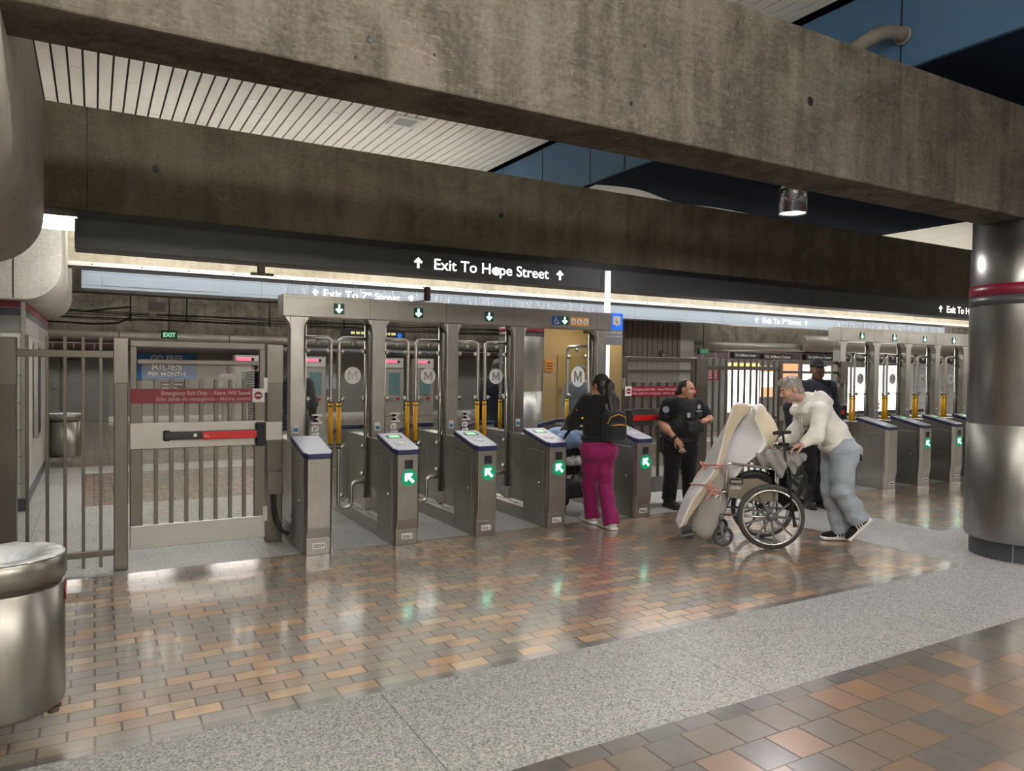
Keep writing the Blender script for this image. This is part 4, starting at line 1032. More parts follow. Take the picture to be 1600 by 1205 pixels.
# help sign and its white pole
hp = thing('help_sign', 'blue and grey help sign on a white pole behind cabinet 0063', 'sign', (5.646, 7.5, 0))
MB().cyl((0, 0, 0), (0, 0, 2.9), 0.038, 18).build('pole', 'white_glow', hp)
M_ = MB().box(-0.17, 0.205, -0.06, -0.03, 1.97, 2.16).build('grey_panel', 'grey_sign', hp, 0.003)
b_ = MB().box(-0.17, 0.205, -0.06, -0.03, 2.16, 2.37).build('blue_panel', 'blue_sign', hp, 0.003)
q = MB(); flat_poly(q, [(-0.045, -0.05), (-0.012, -0.05), (0.0, -0.075), (0.014, -0.05), (0.045, -0.05), (0.058, -0.035), (0.058, 0.05), (0.045, 0.065), (-0.045, 0.065), (-0.058, 0.05), (-0.058, -0.035)], (0.105, -0.0605, 2.27), XR, ZU, 0.003); qb = q.build('speech_bubble', 'label', b_)
q = MB(); q.ball((0.1, -0.065, 2.30), (0.014, 0.003, 0.014), 10); q.tube([(0.085, -0.065, 2.275), (0.105, -0.065, 2.265), (0.115, -0.065, 2.24)], 0.007, 6); q.build('figure_mark', 'pink_ink', qb)
text_mesh('lettering', 'CALL FOR HELP', 0.042, 'label', M_, (0.19, -0.0605, 2.112), XR, ZU, 'RIGHT', 0.01, 0.001, 0.9)
text_mesh('lettering', 'Llame por asistencia', 0.033, 'label', M_, (0.19, -0.0605, 2.07), XR, ZU, 'RIGHT', 0.0, 0.001, 0.95)


# ------------------------------------------------------------------ people
for nm, c in dict(skin_tan=(0.46, 0.25, 0.16), skin_dark=(0.135, 0.07, 0.046), skin_pale=(0.5, 0.3, 0.22), skin_olive=(0.36, 0.2, 0.125)).items():
    M[nm] = plain(nm, c, 0.5, spec=0.35, vary=0.12, vscale=18)
M['lip'] = plain('lip', (0.3, 0.14, 0.105), 0.45); M['lip_dark'] = plain('lip_dark', (0.09, 0.035, 0.03), 0.45)
M['brow_dark'] = plain('brow_dark', (0.015, 0.011, 0.009), 0.7); M['brow_grey'] = plain('brow_grey', (0.12, 0.1, 0.09), 0.7)
M['eye_white'] = plain('eye_white', (0.45, 0.43, 0.4), 0.5); M['iris'] = plain('iris', (0.012, 0.008, 0.006), 0.2)
M['stubble'] = plain('stubble', (0.36, 0.235, 0.185), 0.6, vary=0.2, vscale=60); M['tattoo'] = plain('tattoo_skin', (0.26, 0.15, 0.11), 0.5, vary=0.5, vscale=40)
def hair_mat(name, a, b, sc=(220, 220, 26)):
    m, nt, bs = new_mat(name); f = noise(nt, coords(nt, sc), 0.6, 4)
    nt.links.new(ramp(nt, f, [(0.35, a), (0.65, b)]), bs.inputs['Base Color']); bs.inputs['Roughness'].default_value = 0.42
    bump(nt, bs, f, 0.5, 0.004); M[name] = m
hair_mat('hair_black', (0.008, 0.006, 0.006), (0.03, 0.022, 0.018)); hair_mat('hair_grey', (0.13, 0.115, 0.10), (0.42, 0.40, 0.37))
def cloth_mat(name, c, rough=0.9, amt=0.18, fold=0.35, sc=7.0):
    m, nt, b = new_mat(name); v = coords(nt); f = noise(nt, v, sc, 5, 0.6, 0.6); w = noise(nt, coords(nt, (1, 1, 3.0)), 9, 3, 0.5, 1.2)
    nt.links.new(mixc(nt, f, tuple(x*(1-amt) for x in c), tuple(min(1, x*(1+amt)) for x in c)), b.inputs['Base Color'])
    b.inputs['Roughness'].default_value = rough; b.inputs['Specular IOR Level'].default_value = 0.25; b.inputs['Sheen Weight'].default_value = 0.15
    bump(nt, b, w, fold, 0.02); M[name] = m
cloth_mat('black_cloth', (0.011, 0.011, 0.013)); cloth_mat('navy_cloth', (0.012, 0.014, 0.022)); cloth_mat('magenta_cloth', (0.225, 0.006, 0.085), 0.65, 0.15, 0.5)
cloth_mat('white_fleece', (0.78, 0.77, 0.72), 0.95, 0.06, 0.4); cloth_mat('pale_denim', (0.34, 0.395, 0.45), 0.85, 0.3, 0.45, 5.0)
cloth_mat('grey_shirt', (0.10, 0.108, 0.118), 0.9, 0.1); cloth_mat('vest_black', (0.016, 0.016, 0.018), 0.8); cloth_mat('tan_cloth', (0.36, 0.29, 0.17)); cloth_mat('white_cloth', (0.55, 0.55, 0.52))
cloth_mat('grey_cloth', (0.27, 0.265, 0.26), 0.95, 0.1, 0.6); cloth_mat('pale_blue_blanket', (0.3, 0.45, 0.66), 0.95, 0.12, 0.6, 5)

def nrm(v): v = np.array(v, float); return v/np.linalg.norm(v)
def fr(fwd, up=(0, 0, 1)):
    """columns right, forward, up"""
    f = nrm(fwd); u = np.array(up, float); r = nrm(np.cross(f, u)); u = np.cross(r, f); return np.stack([r, f, u], 1)
def head_sdf(F, c, R, s=1.0, female=False, wide=1.0):
    c = np.array(c, float); P = lambda *p: c+R@(np.array(p)*s)
    F.ell(P(0, -0.012, 0.03), np.array((0.074*wide, 0.094, 0.086))*s, 0.01, R)
    F.ell(P(0, 0.022, -0.035), np.array((0.06*wide, 0.068, 0.08))*s, 0.03, R)
    F.ell(P(0, 0.05, -0.092), np.array((0.034*wide, 0.033, 0.026))*s, 0.03, R)
    F.ell(P(-0.04*wide, 0.035, -0.06), np.array((0.022, 0.035, 0.03))*s, 0.03, R); F.ell(P(0.04*wide, 0.035, -0.06), np.array((0.022, 0.035, 0.03))*s, 0.03, R)
    F.cone(P(-0.036, 0.076, 0.024), P(0.036, 0.076, 0.024), 0.011*s, 0.011*s, 0.015)
    for x in (-0.031, 0.031):
        F.ell(P(x, 0.096, 0.002), np.array((0.017, 0.015, 0.011))*s, 0.012, R, sub=True)
        F.ell(P(x, 0.074, 0.002), np.array((0.0135, 0.0125, 0.0125))*s, 0.0, R)
        F.ell(P(x*1.35, 0.066, -0.03), np.array((0.022, 0.022, 0.018))*s, 0.02, R)
        F.ell(P(x/0.031*0.077*wide, -0.01, -0.006), np.array((0.011, 0.021, 0.033))*s, 0.006, R)
    F.cone(P(0, 0.084, 0.012), P(0, 0.108, -0.026), 0.008*s, 0.0125*s, 0.01); F.ell(P(0, 0.096, -0.031), np.array((0.02, 0.014, 0.01))*s, 0.008, R)
    F.cone(P(-0.018, 0.083, -0.062), P(0.018, 0.083, -0.062), 0.009*s, 0.009*s, 0.008)
    F.ell(P(0, 0.09, -0.0625), np.array((0.026, 0.012, 0.0022))*s, 0.003, R, sub=True)
    return P
def head_paint(c, R, s=1.0, stubble=False):
    c = np.array(c, float)
    def f(X):
        q = (X-c)@R/s; x, y, z = np.abs(q[:, 0]), q[:, 1], q[:, 2]; m = np.zeros(len(X), int)
        near = (np.abs(q) < 0.14).all(1)
        if stubble: m[near & (z < -0.035) & (y > 0.0) & (z > -0.13)] = 5
        m[near & (np.abs(z+0.0625) < 0.0095) & (x < 0.024) & (y > 0.07)] = 1
        m[near & (np.abs(z-0.024-0.1*np.maximum(x-0.02, -1)*0) < 0.0055) & (x > 0.012) & (x < 0.047) & (y > 0.06)] = 2
        e = near & ((x-0.031)**2+(z-0.002)**2 < 0.0095**2) & (y > 0.06); m[e & (np.abs(z-0.002) < 0.0045)] = 3
        m[near & ((x-0.031)**2+(z-0.002)**2 < 0.0058**2) & (y > 0.06)] = 4
        return m
    return f
def hand_sdf(F, wrist, d, palm_n, s=1.0, curl=0.5, thumb=1, spread=0.06, fmul=1.0):
    """palm, four fingers of different lengths and a thumb from the side of the palm; palm_n = direction the palm faces"""
    w = np.array(wrist, float); d = nrm(d); n = np.array(palm_n, float); n = nrm(n-d*np.dot(n, d)); sd = np.cross(d, n)*thumb   # sd: towards the thumb
    R = np.stack([d, sd, n], 1); pc = w+d*0.052*s
    F.rbox(pc, np.array((0.046, 0.039, 0.0145))*s, 0.013*s, 0.012, R); F.cone(w-d*0.02, w+d*0.025*s, 0.026*s, 0.03*s, 0.015, (n, 0.75))
    for i, (off, ln) in enumerate(((0.028, 0.072), (0.0095, 0.08), (-0.0095, 0.075), (-0.028, 0.058))):
        p = w+d*0.094*s+sd*off*s; a = curl*(0.75+0.12*i); dd = nrm(d+sd*off*spread*30*0.1); r = 0.0088*s*fmul
        for k, q in enumerate((0.45, 0.31, 0.24)):
            ang = a*(0.8 if k == 0 else 1.0); dd2 = nrm(dd*math.cos(ang)+n*math.sin(ang)); n = nrm(n*math.cos(ang)-dd*math.sin(ang))
            e = p+dd2*ln*q*s; F.cone(p, e, r, r*0.93, 0.004); p, dd, r = e, dd2, r*0.93
        n = np.array(palm_n, float); n = nrm(n-d*np.dot(n, d))
    t0 = w+d*0.028*s+sd*0.03*s+n*0.004*s; t1 = t0+nrm(d*0.6+sd*0.75+n*0.35)*0.036*s; t2 = t1+nrm(d*0.95+sd*0.25+n*(0.3+0.4*curl))*0.032*s; t3 = t2+nrm(d*0.95-sd*0.05+n*(0.3+0.5*curl))*0.026*s
    F.cone(t0, t1, 0.0135*s, 0.0115*s, 0.012); F.cone(t1, t2, 0.0105*s, 0.0098*s, 0.005); F.cone(t2, t3, 0.0098*s, 0.0085*s, 0.004)
def shoe(parent, ankle, fwd, mats, up=(0, 0, 1), ln=0.285, name='shoe', stripes=None, sole_h=0.03, base=None, h=0.005):
    """one shoe; base = point under the ankle on the sole line; fwd may be pitched"""
    R = fr(fwd, up); b = np.array(base, float); P = lambda x, y, z: b+R@np.array((x, y, z), float)
    lo = b-0.34; hi = b+0.34
    F = Field(lo, hi, h)
    F.cone(P(0, -0.045, 0.055), P(0, 0.10, 0.048), 0.042, 0.04, 0.03); F.ell(P(0, 0.145, 0.042), (0.044, 0.062, 0.034), 0.03, R); F.cone(P(0, -0.035, 0.06), P(0, -0.03, 0.115), 0.04, 0.042, 0.03)
    F.cut(P(0, 0, sole_h*0.7), -R[:, 2])
    o = soft(name, F, mats[0], parent)
    G = Field(lo, hi, h)
    G.rbox(P(0, 0.055, sole_h*0.5), (0.044, 0.148, sole_h*0.5), 0.012, 0.0, R); G.ell(P(0, 0.06, sole_h*0.5+0.006), (0.05, 0.155, sole_h*0.45), 0.02, R)
    soft('sole', G, mats[1], o)
    if stripes:
        m = MB()
        for sx in (-1, 1):
            for i in range(3):
                y = 0.005+0.027*i; t = 0.006; pts = []
                for (yy, zz) in ((y, 0.03), (y+0.012, 0.03), (y-0.012+0.012, 0.082), (y-0.012, 0.082)):
                    pts.append(P(sx*(0.0415+0.006*(1-(zz-0.03)/0.05)*1.0), yy, zz))
                q = [p-R[:, 0]*sx*0.02 for p in pts]
                m.add(pts+q, [(0, 1, 2, 3), (4, 7, 6, 5), (0, 4, 5, 1), (1, 5, 6, 2), (2, 6, 7, 3), (3, 7, 4, 0)], 0)
        m.build('stripe', stripes, o, world=True)
    return o
def folds(a, *waves):
    """cloth folds: sum of directional ripples"""
    def f(g):
        s_ = 0
        for (v, ph) in waves: s_ = s_+np.sin(g[..., 0]*v[0]+g[..., 1]*v[1]+g[..., 2]*v[2]+ph+1.3*np.sin(g[..., 2]*11+g[..., 0]*7+ph))
        return a*s_/len(waves)
    return f
def bounds(pts, pad): p = np.array(pts); return p.min(0)-pad, p.max(0)+pad
def torso(F, J, R, sh=1.0, dep=1.0, belly=0.0, grow=0.0, female=False):
    """trunk from neck to pelvis; R = body frame"""
    r, f, u = R[:, 0], R[:, 1], R[:, 2]; g = grow
    nk, wa, pe = (np.array(J[k], float) for k in ('neck', 'waist', 'pelvis')); sl, sr = np.array(J['shL'], float), np.array(J['shR'], float)
    ch = (sl+sr)/2*0.55+wa*0.45; top = (sl+sr)/2
    F.cone(sl, sr, 0.052*sh+g, 0.052*sh+g, 0.06)
    F.cone(nk+u*0.0, top-u*0.03, 0.05+g, 0.085*sh+g, 0.06, (f, 0.8))
    ax = nrm(top-pe); Rt = np.stack([r, nrm(np.cross(ax, r)), ax], 1)
    F.ell(ch+ax*0.06, (0.155*sh+g, 0.11*dep+g, 0.19+g*0.5), 0.06, Rt)
    F.ell(wa+f*belly*0.35, (0.135*sh+g+belly*0.25, 0.10*dep+g+belly*0.45, 0.16+g*0.5), 0.06, Rt)
    F.ell(pe, (0.15*sh+g+belly*0.15, 0.105*dep+g+belly*0.2, 0.115+g*0.5), 0.06, R)
def limb(F, a, b, c, ra, rb, rc, k=0.03, bulge=0.0):
    F.cone(a, b, ra, rb, k); F.cone(b, c, rb, rc, k)
    if bulge: m = np.array(b)*0.7+np.array(c)*0.3; F.ell(m, (rb*bulge,)*3, k)
def person(label, J, fwd, hfwd, hup=(0, 0, 1), h=0.006, skin='skin_tan', lip='lip', brow='brow_dark', sh=1.0, dep=1.0, belly=0.0, arm=1.0, leg=1.0, hands=None, stubble=False, hs=1.0, wide=1.0, base=None, group=None, foot=True):
    """the continuous body; returns (empty, tools for dressing it)"""
    t = thing('person', label, 'person', base, 0, group); R = fr(fwd); HR = fr(hfwd, hup)
    pts = [v for v in J.values()]; lo, hi = bounds(pts, 0.22); lo[2] = max(lo[2], -0.02) if True else 0
    F = Field(lo, hi, h)
    torso(F, J, R, sh, dep, belly)
    for s_ in ('L', 'R'):
        limb(F, J['sh'+s_], J['el'+s_], J['wr'+s_], 0.047*arm, 0.037*arm, 0.026*arm, 0.03, 1.08)
        limb(F, J['hip'+s_], J['kn'+s_], J['an'+s_], 0.085*leg, 0.054*leg, 0.036, 0.04, 1.05)
        if hands and s_ in hands: hand_sdf(F, J['wr'+s_], *hands[s_][0], **hands[s_][1])
        if foot:
            a = np.array(J['an'+s_]); F.cone(a, a+R[:, 1]*0.08+np.array((0, 0, -0.03)), 0.035, 0.03, 0.02)
    hc = np.array(J['head']); F.cone(np.array(J['neck'])-(hc-np.array(J['neck']))*0.1, hc+HR@np.array((0, -0.022, -0.05)), 0.054*(0.9+0.1*sh), 0.05, 0.03)
    head_sdf(F, hc, HR, hs, wide=wide)
    o = soft('body', F, [skin, lip, brow, 'eye_white', 'iris', 'stubble'], t, head_paint(hc, HR, hs, stubble), relax=1 if h < 0.01 else 0)
    return t, R, HR
def top_garment(t, name, J, R, mat, sh=1.0, dep=1.0, belly=0.0, arm=1.0, grow=0.022, sleeve='long', hem=None, neck=None, h=0.007, fold=None, sg=0.016, cuffcut=0.0):
    lo, hi = bounds([J[k] for k in ('neck', 'shL', 'shR', 'elL', 'elR', 'wrL', 'wrR', 'pelvis', 'waist')], 0.24); F = Field(lo, hi, h)
    torso(F, J, R, sh, dep, belly, grow)
    for s_ in ('L', 'R'):
        a, b, c = (np.array(J[k+s_], float) for k in ('sh', 'el', 'wr'))
        if sleeve == 'long': e = c-(c-b)*cuffcut; F.cone(a, b, 0.052*arm+sg*1.1, 0.046*arm+sg, 0.03); F.cone(b, e, 0.046*arm+sg, 0.03*arm+sg*0.8, 0.03)
        else: F.cone(a, a+(b-a)*0.62, 0.052*arm+sg, 0.053*arm+sg*1.1, 0.03)
    if fold: F.wrinkle(fold)
    if hem is not None: F.cut(hem[0], hem[1])
    if neck is not None: F.cut(neck[0], neck[1])
    return soft(name, F, mat, t)
def trousers(t, J, R, mat, sh=1.0, dep=1.0, belly=0.0, leg=1.0, grow=0.02, hem=0.03, top=None, flare=0.0, h=0.007, fold=None, name='trousers'):
    lo, hi = bounds([J[k] for k in ('hipL', 'hipR', 'knL', 'knR', 'anL', 'anR', 'pelvis')], 0.26); lo[2] = max(lo[2], 0.0); F = Field(lo, hi, h)
    r, f, u = R[:, 0], R[:, 1], R[:, 2]; pe = np.array(J['pelvis'], float)
    F.ell(pe, (0.15*sh+grow+belly*0.15, 0.105*dep+grow+belly*0.2, 0.14), 0.05, R)
    for s_ in ('L', 'R'):
        a, b, c = (np.array(J[k+s_], float) for k in ('hip', 'kn', 'an')); e = c+(c-b)/np.linalg.norm(c-b)*hem
        F.cone(a+u*0.02, b, 0.092*leg+grow, 0.06*leg+grow, 0.035)
        G = Field(lo, hi, h); G.cone(b, e+(e-b)*0.3, 0.06*leg+grow, 0.046*leg+grow+flare*1.25, 0.03); G.cut(e, c-b)
        t_ = np.maximum(0.03-np.abs(F.d-G.d), 0)/0.03; F.d = np.minimum(F.d, G.d)-t_*t_*0.03*0.25
        F.ell(a-f*0.045+u*0.0, (0.09*leg+grow*0.7, 0.085*leg+grow*0.7, 0.10), 0.05, R)
    if fold: F.wrinkle(fold)
    if top is not None: F.cut(top[0], top[1])
    return soft(name, F, mat, t)
def ellipse_band(t, name, c, R, rx, ry, z0, z1, mat, n=40):
    c = np.array(c, float); m = MB(); v = []
    for z, k in ((z0, 1), (z1, 1), (z1, 0.9), (z0, 0.9)):
        for i in range(n):
            a = 2*PI*i/n; v.append(c+R@np.array((rx*k*math.cos(a), ry*k*math.sin(a), z)))
    m.add(v, [(j*n+i, j*n+(i+1) % n, ((j+1) % 4)*n+(i+1) % n, ((j+1) % 4)*n+i) for j in range(4) for i in range(n)], 0, False)
    return m.build(name, mat, t, world=True)
def disc_at(t, name, p, n, r, mat, up=(0, 0, 1), th=0.004, pts=None):
    n = nrm(n); R = fr(n, up); m = MB(); flat_poly(m, pts or circ(r, 20), np.array(p), R[:, 0]*-1, R[:, 2], th); return m.build(name, mat, t, world=True)

# ---- woman in the magenta trousers, seen from behind, walking into the wide lane
def woman():
    J = dict(head=(4.635, 6.27, 1.488), neck=(4.628, 6.235, 1.352), shL=(4.47, 6.27, 1.312), shR=(4.765, 6.235, 1.312), elL=(4.40, 6.41, 1.10), wrL=(4.475, 6.62, 1.045), elR=(4.84, 6.32, 1.09), wrR=(4.80, 6.56, 1.03),
        waist=(4.60, 6.25, 1.02), pelvis=(4.60, 6.24, 0.85), hipL=(4.525, 6.26, 0.79), hipR=(4.685, 6.22, 0.79), knL=(4.60, 6.38, 0.42), anL=(4.665, 6.41, 0.12), knR=(4.675, 6.2, 0.41), anR=(4.665, 6.08, 0.10))
    fw = (0.05, 1.0, 0)
    t, R, HR = person('woman with long dark ponytail, black jacket and magenta trousers walking through the gates', J, fw, (-0.25, 1, -0.08), h=0.006, skin='skin_olive', sh=0.95, dep=1.05, leg=1.06, base=(4.63, 6.24, 0),
        hands=dict(L=(((0.1, 1, -0.1), (0.2, 0.1, -1)), dict(s=0.88, curl=0.9, thumb=1)), R=(((-0.1, 1, -0.1), (-0.2, 0.1, -1)), dict(s=0.88, curl=0.9, thumb=-1))))
    fo = folds(0.005, ((9, 14, 30), 0.3), ((-16, 8, 22), 1.7), ((20, -6, 12), 0.9))
    jk = top_garment(t, 'jacket', J, R, 'black_cloth', 1.0, 1.1, 0.0, 1.15, 0.03, 'long', ((0, 0, 0.925), (0, 0, -1)), ((4.63, 6.2, 1.385), (0, -0.3, 1)), fold=fo, sg=0.026, cuffcut=0.05)
    # hood and hem band
    G = Field((4.4, 6.0, 1.25), (4.9, 6.45, 1.5), 0.007); G.cone((4.52, 6.19, 1.35), (4.74, 6.17, 1.35), 0.05, 0.05, 0.03); G.ell((4.63, 6.14, 1.33), (0.12, 0.05, 0.06), 0.03); soft('hood', G, 'black_cloth', jk)
    ellipse_band(jk, 'hem', (4.60, 6.245, 0.93), R, 0.185, 0.148, -0.02, 0.03, 'black_cloth')
    d = MB()
    for (x, y, z) in ((4.372, 6.30, 1.235), (4.405, 6.25, 1.15), (4.355, 6.36, 1.14), (4.43, 6.4, 1.04), (4.83, 6.2, 1.15), (4.8, 6.17, 1.02)): d.ball((x, y, z), (0.013, 0.013, 0.013), 10)
    d.build('yellow_dot', 'yellow', jk, world=True)
    tr = trousers(t, J, R, 'magenta_cloth', 1.03, 1.12, 0, 1.05, 0.014, 0.05, ((0, 0, 0.95), (0, 0, 1)), 0.022, fold=folds(0.008, ((10, 6, 26), 0.4), ((-14, 9, 18), 2.0)))
    F = MB().tube([(4.67, 6.07, 0.8), (4.695, 6.06, 0.7), (4.70, 6.07, 0.64)], 0.004, 6).build('drawstring', 'magenta_cloth', tr, world=True)
    shoe(t, J['anR'], (0.08, 1, 0), ('white_cloth', 'white'), base=(4.665, 6.09, 0.0), ln=0.25); shoe(t, J['anL'], (0.1, 1, 0), ('white_cloth', 'white'), base=(4.665, 6.42, 0.0), ln=0.25)
    # hair: cap, pony tail, tie
    H = Field((4.4, 5.95, 0.98), (4.86, 6.5, 1.66), 0.006); c = np.array(J['head']); P = lambda *p: c+HR@np.array(p, float)
    H.ell(P(0, -0.02, 0.032), (0.085, 0.1, 0.094), 0.01, HR); H.ell(P(0, -0.06, -0.035), (0.07, 0.06, 0.07), 0.03, HR)
    H.cut(P(0, 0.052, 0.03), HR@np.array((0, 1, -0.45)))
    H.cone(P(0.0, -0.1, 0.05), P(0.005, -0.14, 0.0), 0.028, 0.038, 0.02); H.cone(P(0.005, -0.14, 0.0), P(-0.01, -0.155, -0.14), 0.042, 0.062, 0.03, (HR[:, 1], 0.75)); H.cone(P(-0.01, -0.155, -0.14), P(-0.015, -0.19, -0.32), 0.062, 0.05, 0.03, (HR[:, 1], 0.6)); H.cone(P(-0.015, -0.19, -0.32), P(-0.01, -0.2, -0.44), 0.05, 0.012, 0.03, (HR[:, 1], 0.6))
    H.cone(P(-0.055, -0.08, -0.06), P(-0.075, -0.14, -0.26), 0.03, 0.016, 0.03); H.cone(P(0.055, -0.1, -0.06), P(0.065, -0.17, -0.34), 0.03, 0.014, 0.03)
    H.wrinkle(folds(0.004, ((70, 20, 4), 0.1), ((-30, 66, 6), 1.1)))
    hr = soft('hair', H, 'hair_black', t)
    m = MB(); m.lathe([(0.024+0.007*math.cos(a), 0.007*math.sin(a)) for a in np.linspace(0, 2*PI, 9)], (0, 0, 0), 18, 0, 1)
    q = P(0.0, -0.108, 0.038); m.v = [(v[0]+q[0], v[1]+q[1], v[2]+q[2]) for v in m.v]; m.build('hair_tie', 'lilac', hr, world=True)
    # backpack
    b = thing('backpack', 'small black backpack with yellow zips on the back of the woman in magenta trousers', 'backpack', (4.66, 6.06, 1.0))
    B = Field((4.45, 5.9, 0.85), (4.9, 6.25, 1.35), 0.006); B.rbox((4.675, 6.065, 1.07), (0.135, 0.062, 0.155), 0.05, 0.0); B.rbox((4.675, 6.005, 1.02), (0.11, 0.03, 0.085), 0.028, 0.02); B.ell((4.675, 6.07, 1.18), (0.12, 0.06, 0.07), 0.03)
    body = soft('bag_body', B, 'vest_black', b)
    z = MB(); z.tube([(4.575, 5.985, 1.085), (4.675, 5.972, 1.095), (4.775, 5.985, 1.085)], 0.005, 6)
    z.tube([(4.555, 6.02, 1.1), (4.58, 6.0, 1.17), (4.675, 5.992, 1.2), (4.77, 6.0, 1.17), (4.795, 6.02, 1.1)], 0.004, 6); z.tube([(4.59, 6.01, 1.0), (4.575, 5.99, 1.04), (4.59, 5.98, 1.08)], 0.004, 6)
    z.build('zip', 'yellow', body, world=True)
    s_ = MB(); s_.tube([(4.59, 6.09, 1.22), (4.57, 6.12, 1.31), (4.56, 6.2, 1.365), (4.545, 6.3, 1.34)], 0.014, 8); s_.tube([(4.74, 6.08, 1.22), (4.75, 6.12, 1.31), (4.745, 6.2, 1.365), (4.735, 6.28, 1.34)], 0.014, 8); s_.build('strap', 'vest_black', b, world=True)
    MB().tube([(4.645, 6.08, 1.235), (4.65, 6.075, 1.27), (4.70, 6.075, 1.27), (4.705, 6.08, 1.235)], 0.007, 8).build('grab_loop', 'vest_black', b, world=True)
woman()

# ---- officer in the black vest
def officer():
    J = dict(head=(6.225, 6.665, 1.428), neck=(6.20, 6.70, 1.295), shL=(6.055, 6.80, 1.24), shR=(6.365, 6.625, 1.245), elL=(5.985, 6.80, 1.00), wrL=(6.015, 6.60, 0.842), elR=(6.475, 6.535, 1.07), wrR=(6.345, 6.40, 1.085),
        waist=(6.19, 6.69, 0.95), pelvis=(6.18, 6.70, 0.76), hipL=(6.10, 6.745, 0.70), hipR=(6.265, 6.66, 0.70), knL=(6.075, 6.74, 0.38), anL=(6.055, 6.76, 0.09), knR=(6.285, 6.655, 0.37), anR=(6.305, 6.66, 0.09))
    fw = (0.1, -1.0, 0)
    # L/R here follow the picture (left of the frame first)
    t, R, HR = person('uniformed officer with slicked dark hair and black vest by the middle emergency gate', J, fw, (0.42, -0.88, -0.04), h=0.0055, skin='skin_tan', sh=1.02, dep=1.1, belly=0.075, arm=1.25, leg=1.15, wide=1.1, base=(6.18, 6.70, 0),
        hands=dict(L=(((0.15, -0.75, -0.75), (0.5, 0.35, -0.4)), dict(s=0.92, curl=0.75, thumb=-1)), R=(((-0.75, -0.3, 0.0), (0.1, 0.35, -0.9)), dict(s=0.92, curl=0.7, thumb=-1))))
    fo = folds(0.004, ((10, 12, 34), 0.2), ((-18, 10, 20), 1.2))
    top_garment(t, 'shirt', J, R, 'black_cloth', 1.06, 1.12, 0.08, 1.3, 0.018, 'short', ((0, 0, 0.78), (0, 0, -1)), ((6.2, 6.68, 1.335), (0.03, -0.15, 1)), fold=fo, sg=0.014)
    # vest: shorter, thicker, with pouches
    V = Field((5.9, 6.35, 0.8), (6.5, 7.0, 1.4), 0.007); Jv = dict(J); torso(V, J, R, 0.98, 1.2, 0.09, 0.032); 
    for s_ in ('L', 'R'):
        V.ell(np.array(J['sh'+s_])+R@np.array((0.035 if s_ == 'L' else -0.035, 0, -0.06))*np.array((1, 1, 1)), (0.055, 0.2, 0.13), 0.02, R, sub=True)
    P = lambda x, y, z: np.array((6.2, 6.69, z))+R@np.array((x, y, 0.0))
    for (x, z, a, b) in ((-0.09, 0.98, 0.045, 0.06), (0.02, 0.98, 0.045, 0.055), (0.11, 0.99, 0.035, 0.06), (0.06, 1.12, 0.06, 0.03), (-0.08, 1.13, 0.045, 0.035)):
        V.rbox(P(x, 0.185 if z < 1.05 else 0.165, z), (a, 0.03, b), 0.012, 0.012, R)
    V.cut((6.2, 6.68, 1.325), (0, -0.12, 1)); V.cut((0, 0, 0.86), (0, 0, -1)); vest = soft('vest', V, 'vest_black', t)
    s_ = MB(); s_.obox(P(-0.075, 0.178, 1.175), R[:, 0]*0.055, R[:, 1]*0.004, R[:, 2]*0.008); s_.build('name_strip', 'grey_cloth', vest, world=True)
    MB().obox(P(0.12, 0.19, 1.13), R[:, 0]*0.02, R[:, 1]*0.006, R[:, 2]*0.028).build('id_card', 'box_grey', vest, world=True)
    star = [((0.038 if i % 2 == 0 else 0.022)*math.sin(PI*i/6), (0.038 if i % 2 == 0 else 0.022)*math.cos(PI*i/6)) for i in range(12)]
    m = MB(); flat_poly(m, star, P(-0.085, 0.175, 1.225), R[:, 0], R[:, 2], 0.008); m.build('badge', 'box_grey', vest, world=True)
    MB().tube([P(-0.03, 0.17, 1.2), P(-0.025, 0.2, 1.12), P(0.02, 0.21, 1.06)], 0.006, 8).build('radio_cord', 'blackmatte', vest, world=True)
    for (sx, k) in (('L', 1), ('R', -1)):
        p = np.array(J['sh'+sx])+(np.array(J['el'+sx])-np.array(J['sh'+sx]))*0.22; out = nrm(-R[:, 0]*0+R[:, 1]*0.55+(R[:, 0] if sx == 'L' else -R[:, 0])*0.75)
        disc_at(t, 'sleeve_patch', p+out*0.098, out, 0.04, 'sign_blue', th=0.006)
    tr = trousers(t, J, R, 'black_cloth', 1.08, 1.15, 0.08, 1.12, 0.02, 0.0, ((0, 0, 0.86), (0, 0, 1)), 0.012, fold=folds(0.004, ((8, 8, 30), 0.8), ((-12, 8, 24), 2.2)))
    ellipse_band(t, 'belt', (6.185, 6.69, 0.83), R, 0.212, 0.178, -0.028, 0.028, 'blackmatte')
    g = Field((5.85, 6.5, 0.55), (6.2, 6.95, 0.95), 0.007); g.rbox((5.975, 6.79, 0.76), (0.03, 0.04, 0.10), 0.02, 0.0); g.cone((5.965, 6.75, 0.86), (5.955, 6.8, 0.9), 0.018, 0.018, 0.01); soft('holster', g, 'blackmatte', t)
    shoe(t, J['anL'], (-0.15, -1, 0), ('blackmatte', 'blackmatte'), base=(6.055, 6.75, 0.0)); shoe(t, J['anR'], (0.2, -1, 0), ('blackmatte', 'blackmatte'), base=(6.305, 6.65, 0.0))
    w = np.array(J['wrL']); d = nrm(w-np.array(J['elL'])); m = MB(); m.tube([w-d*0.03, w+d*0.005], 0.037, 16); wb = m.build('watch', 'blackmatte', t, world=True)
    # tattooed forearm sleeve is part of the skin; keys hang from the hand
    H = Field((6.05, 6.45, 1.25), (6.4, 6.85, 1.6), 0.005); c = np.array(J['head']); Q = lambda *p: c+HR@np.array(p, float)
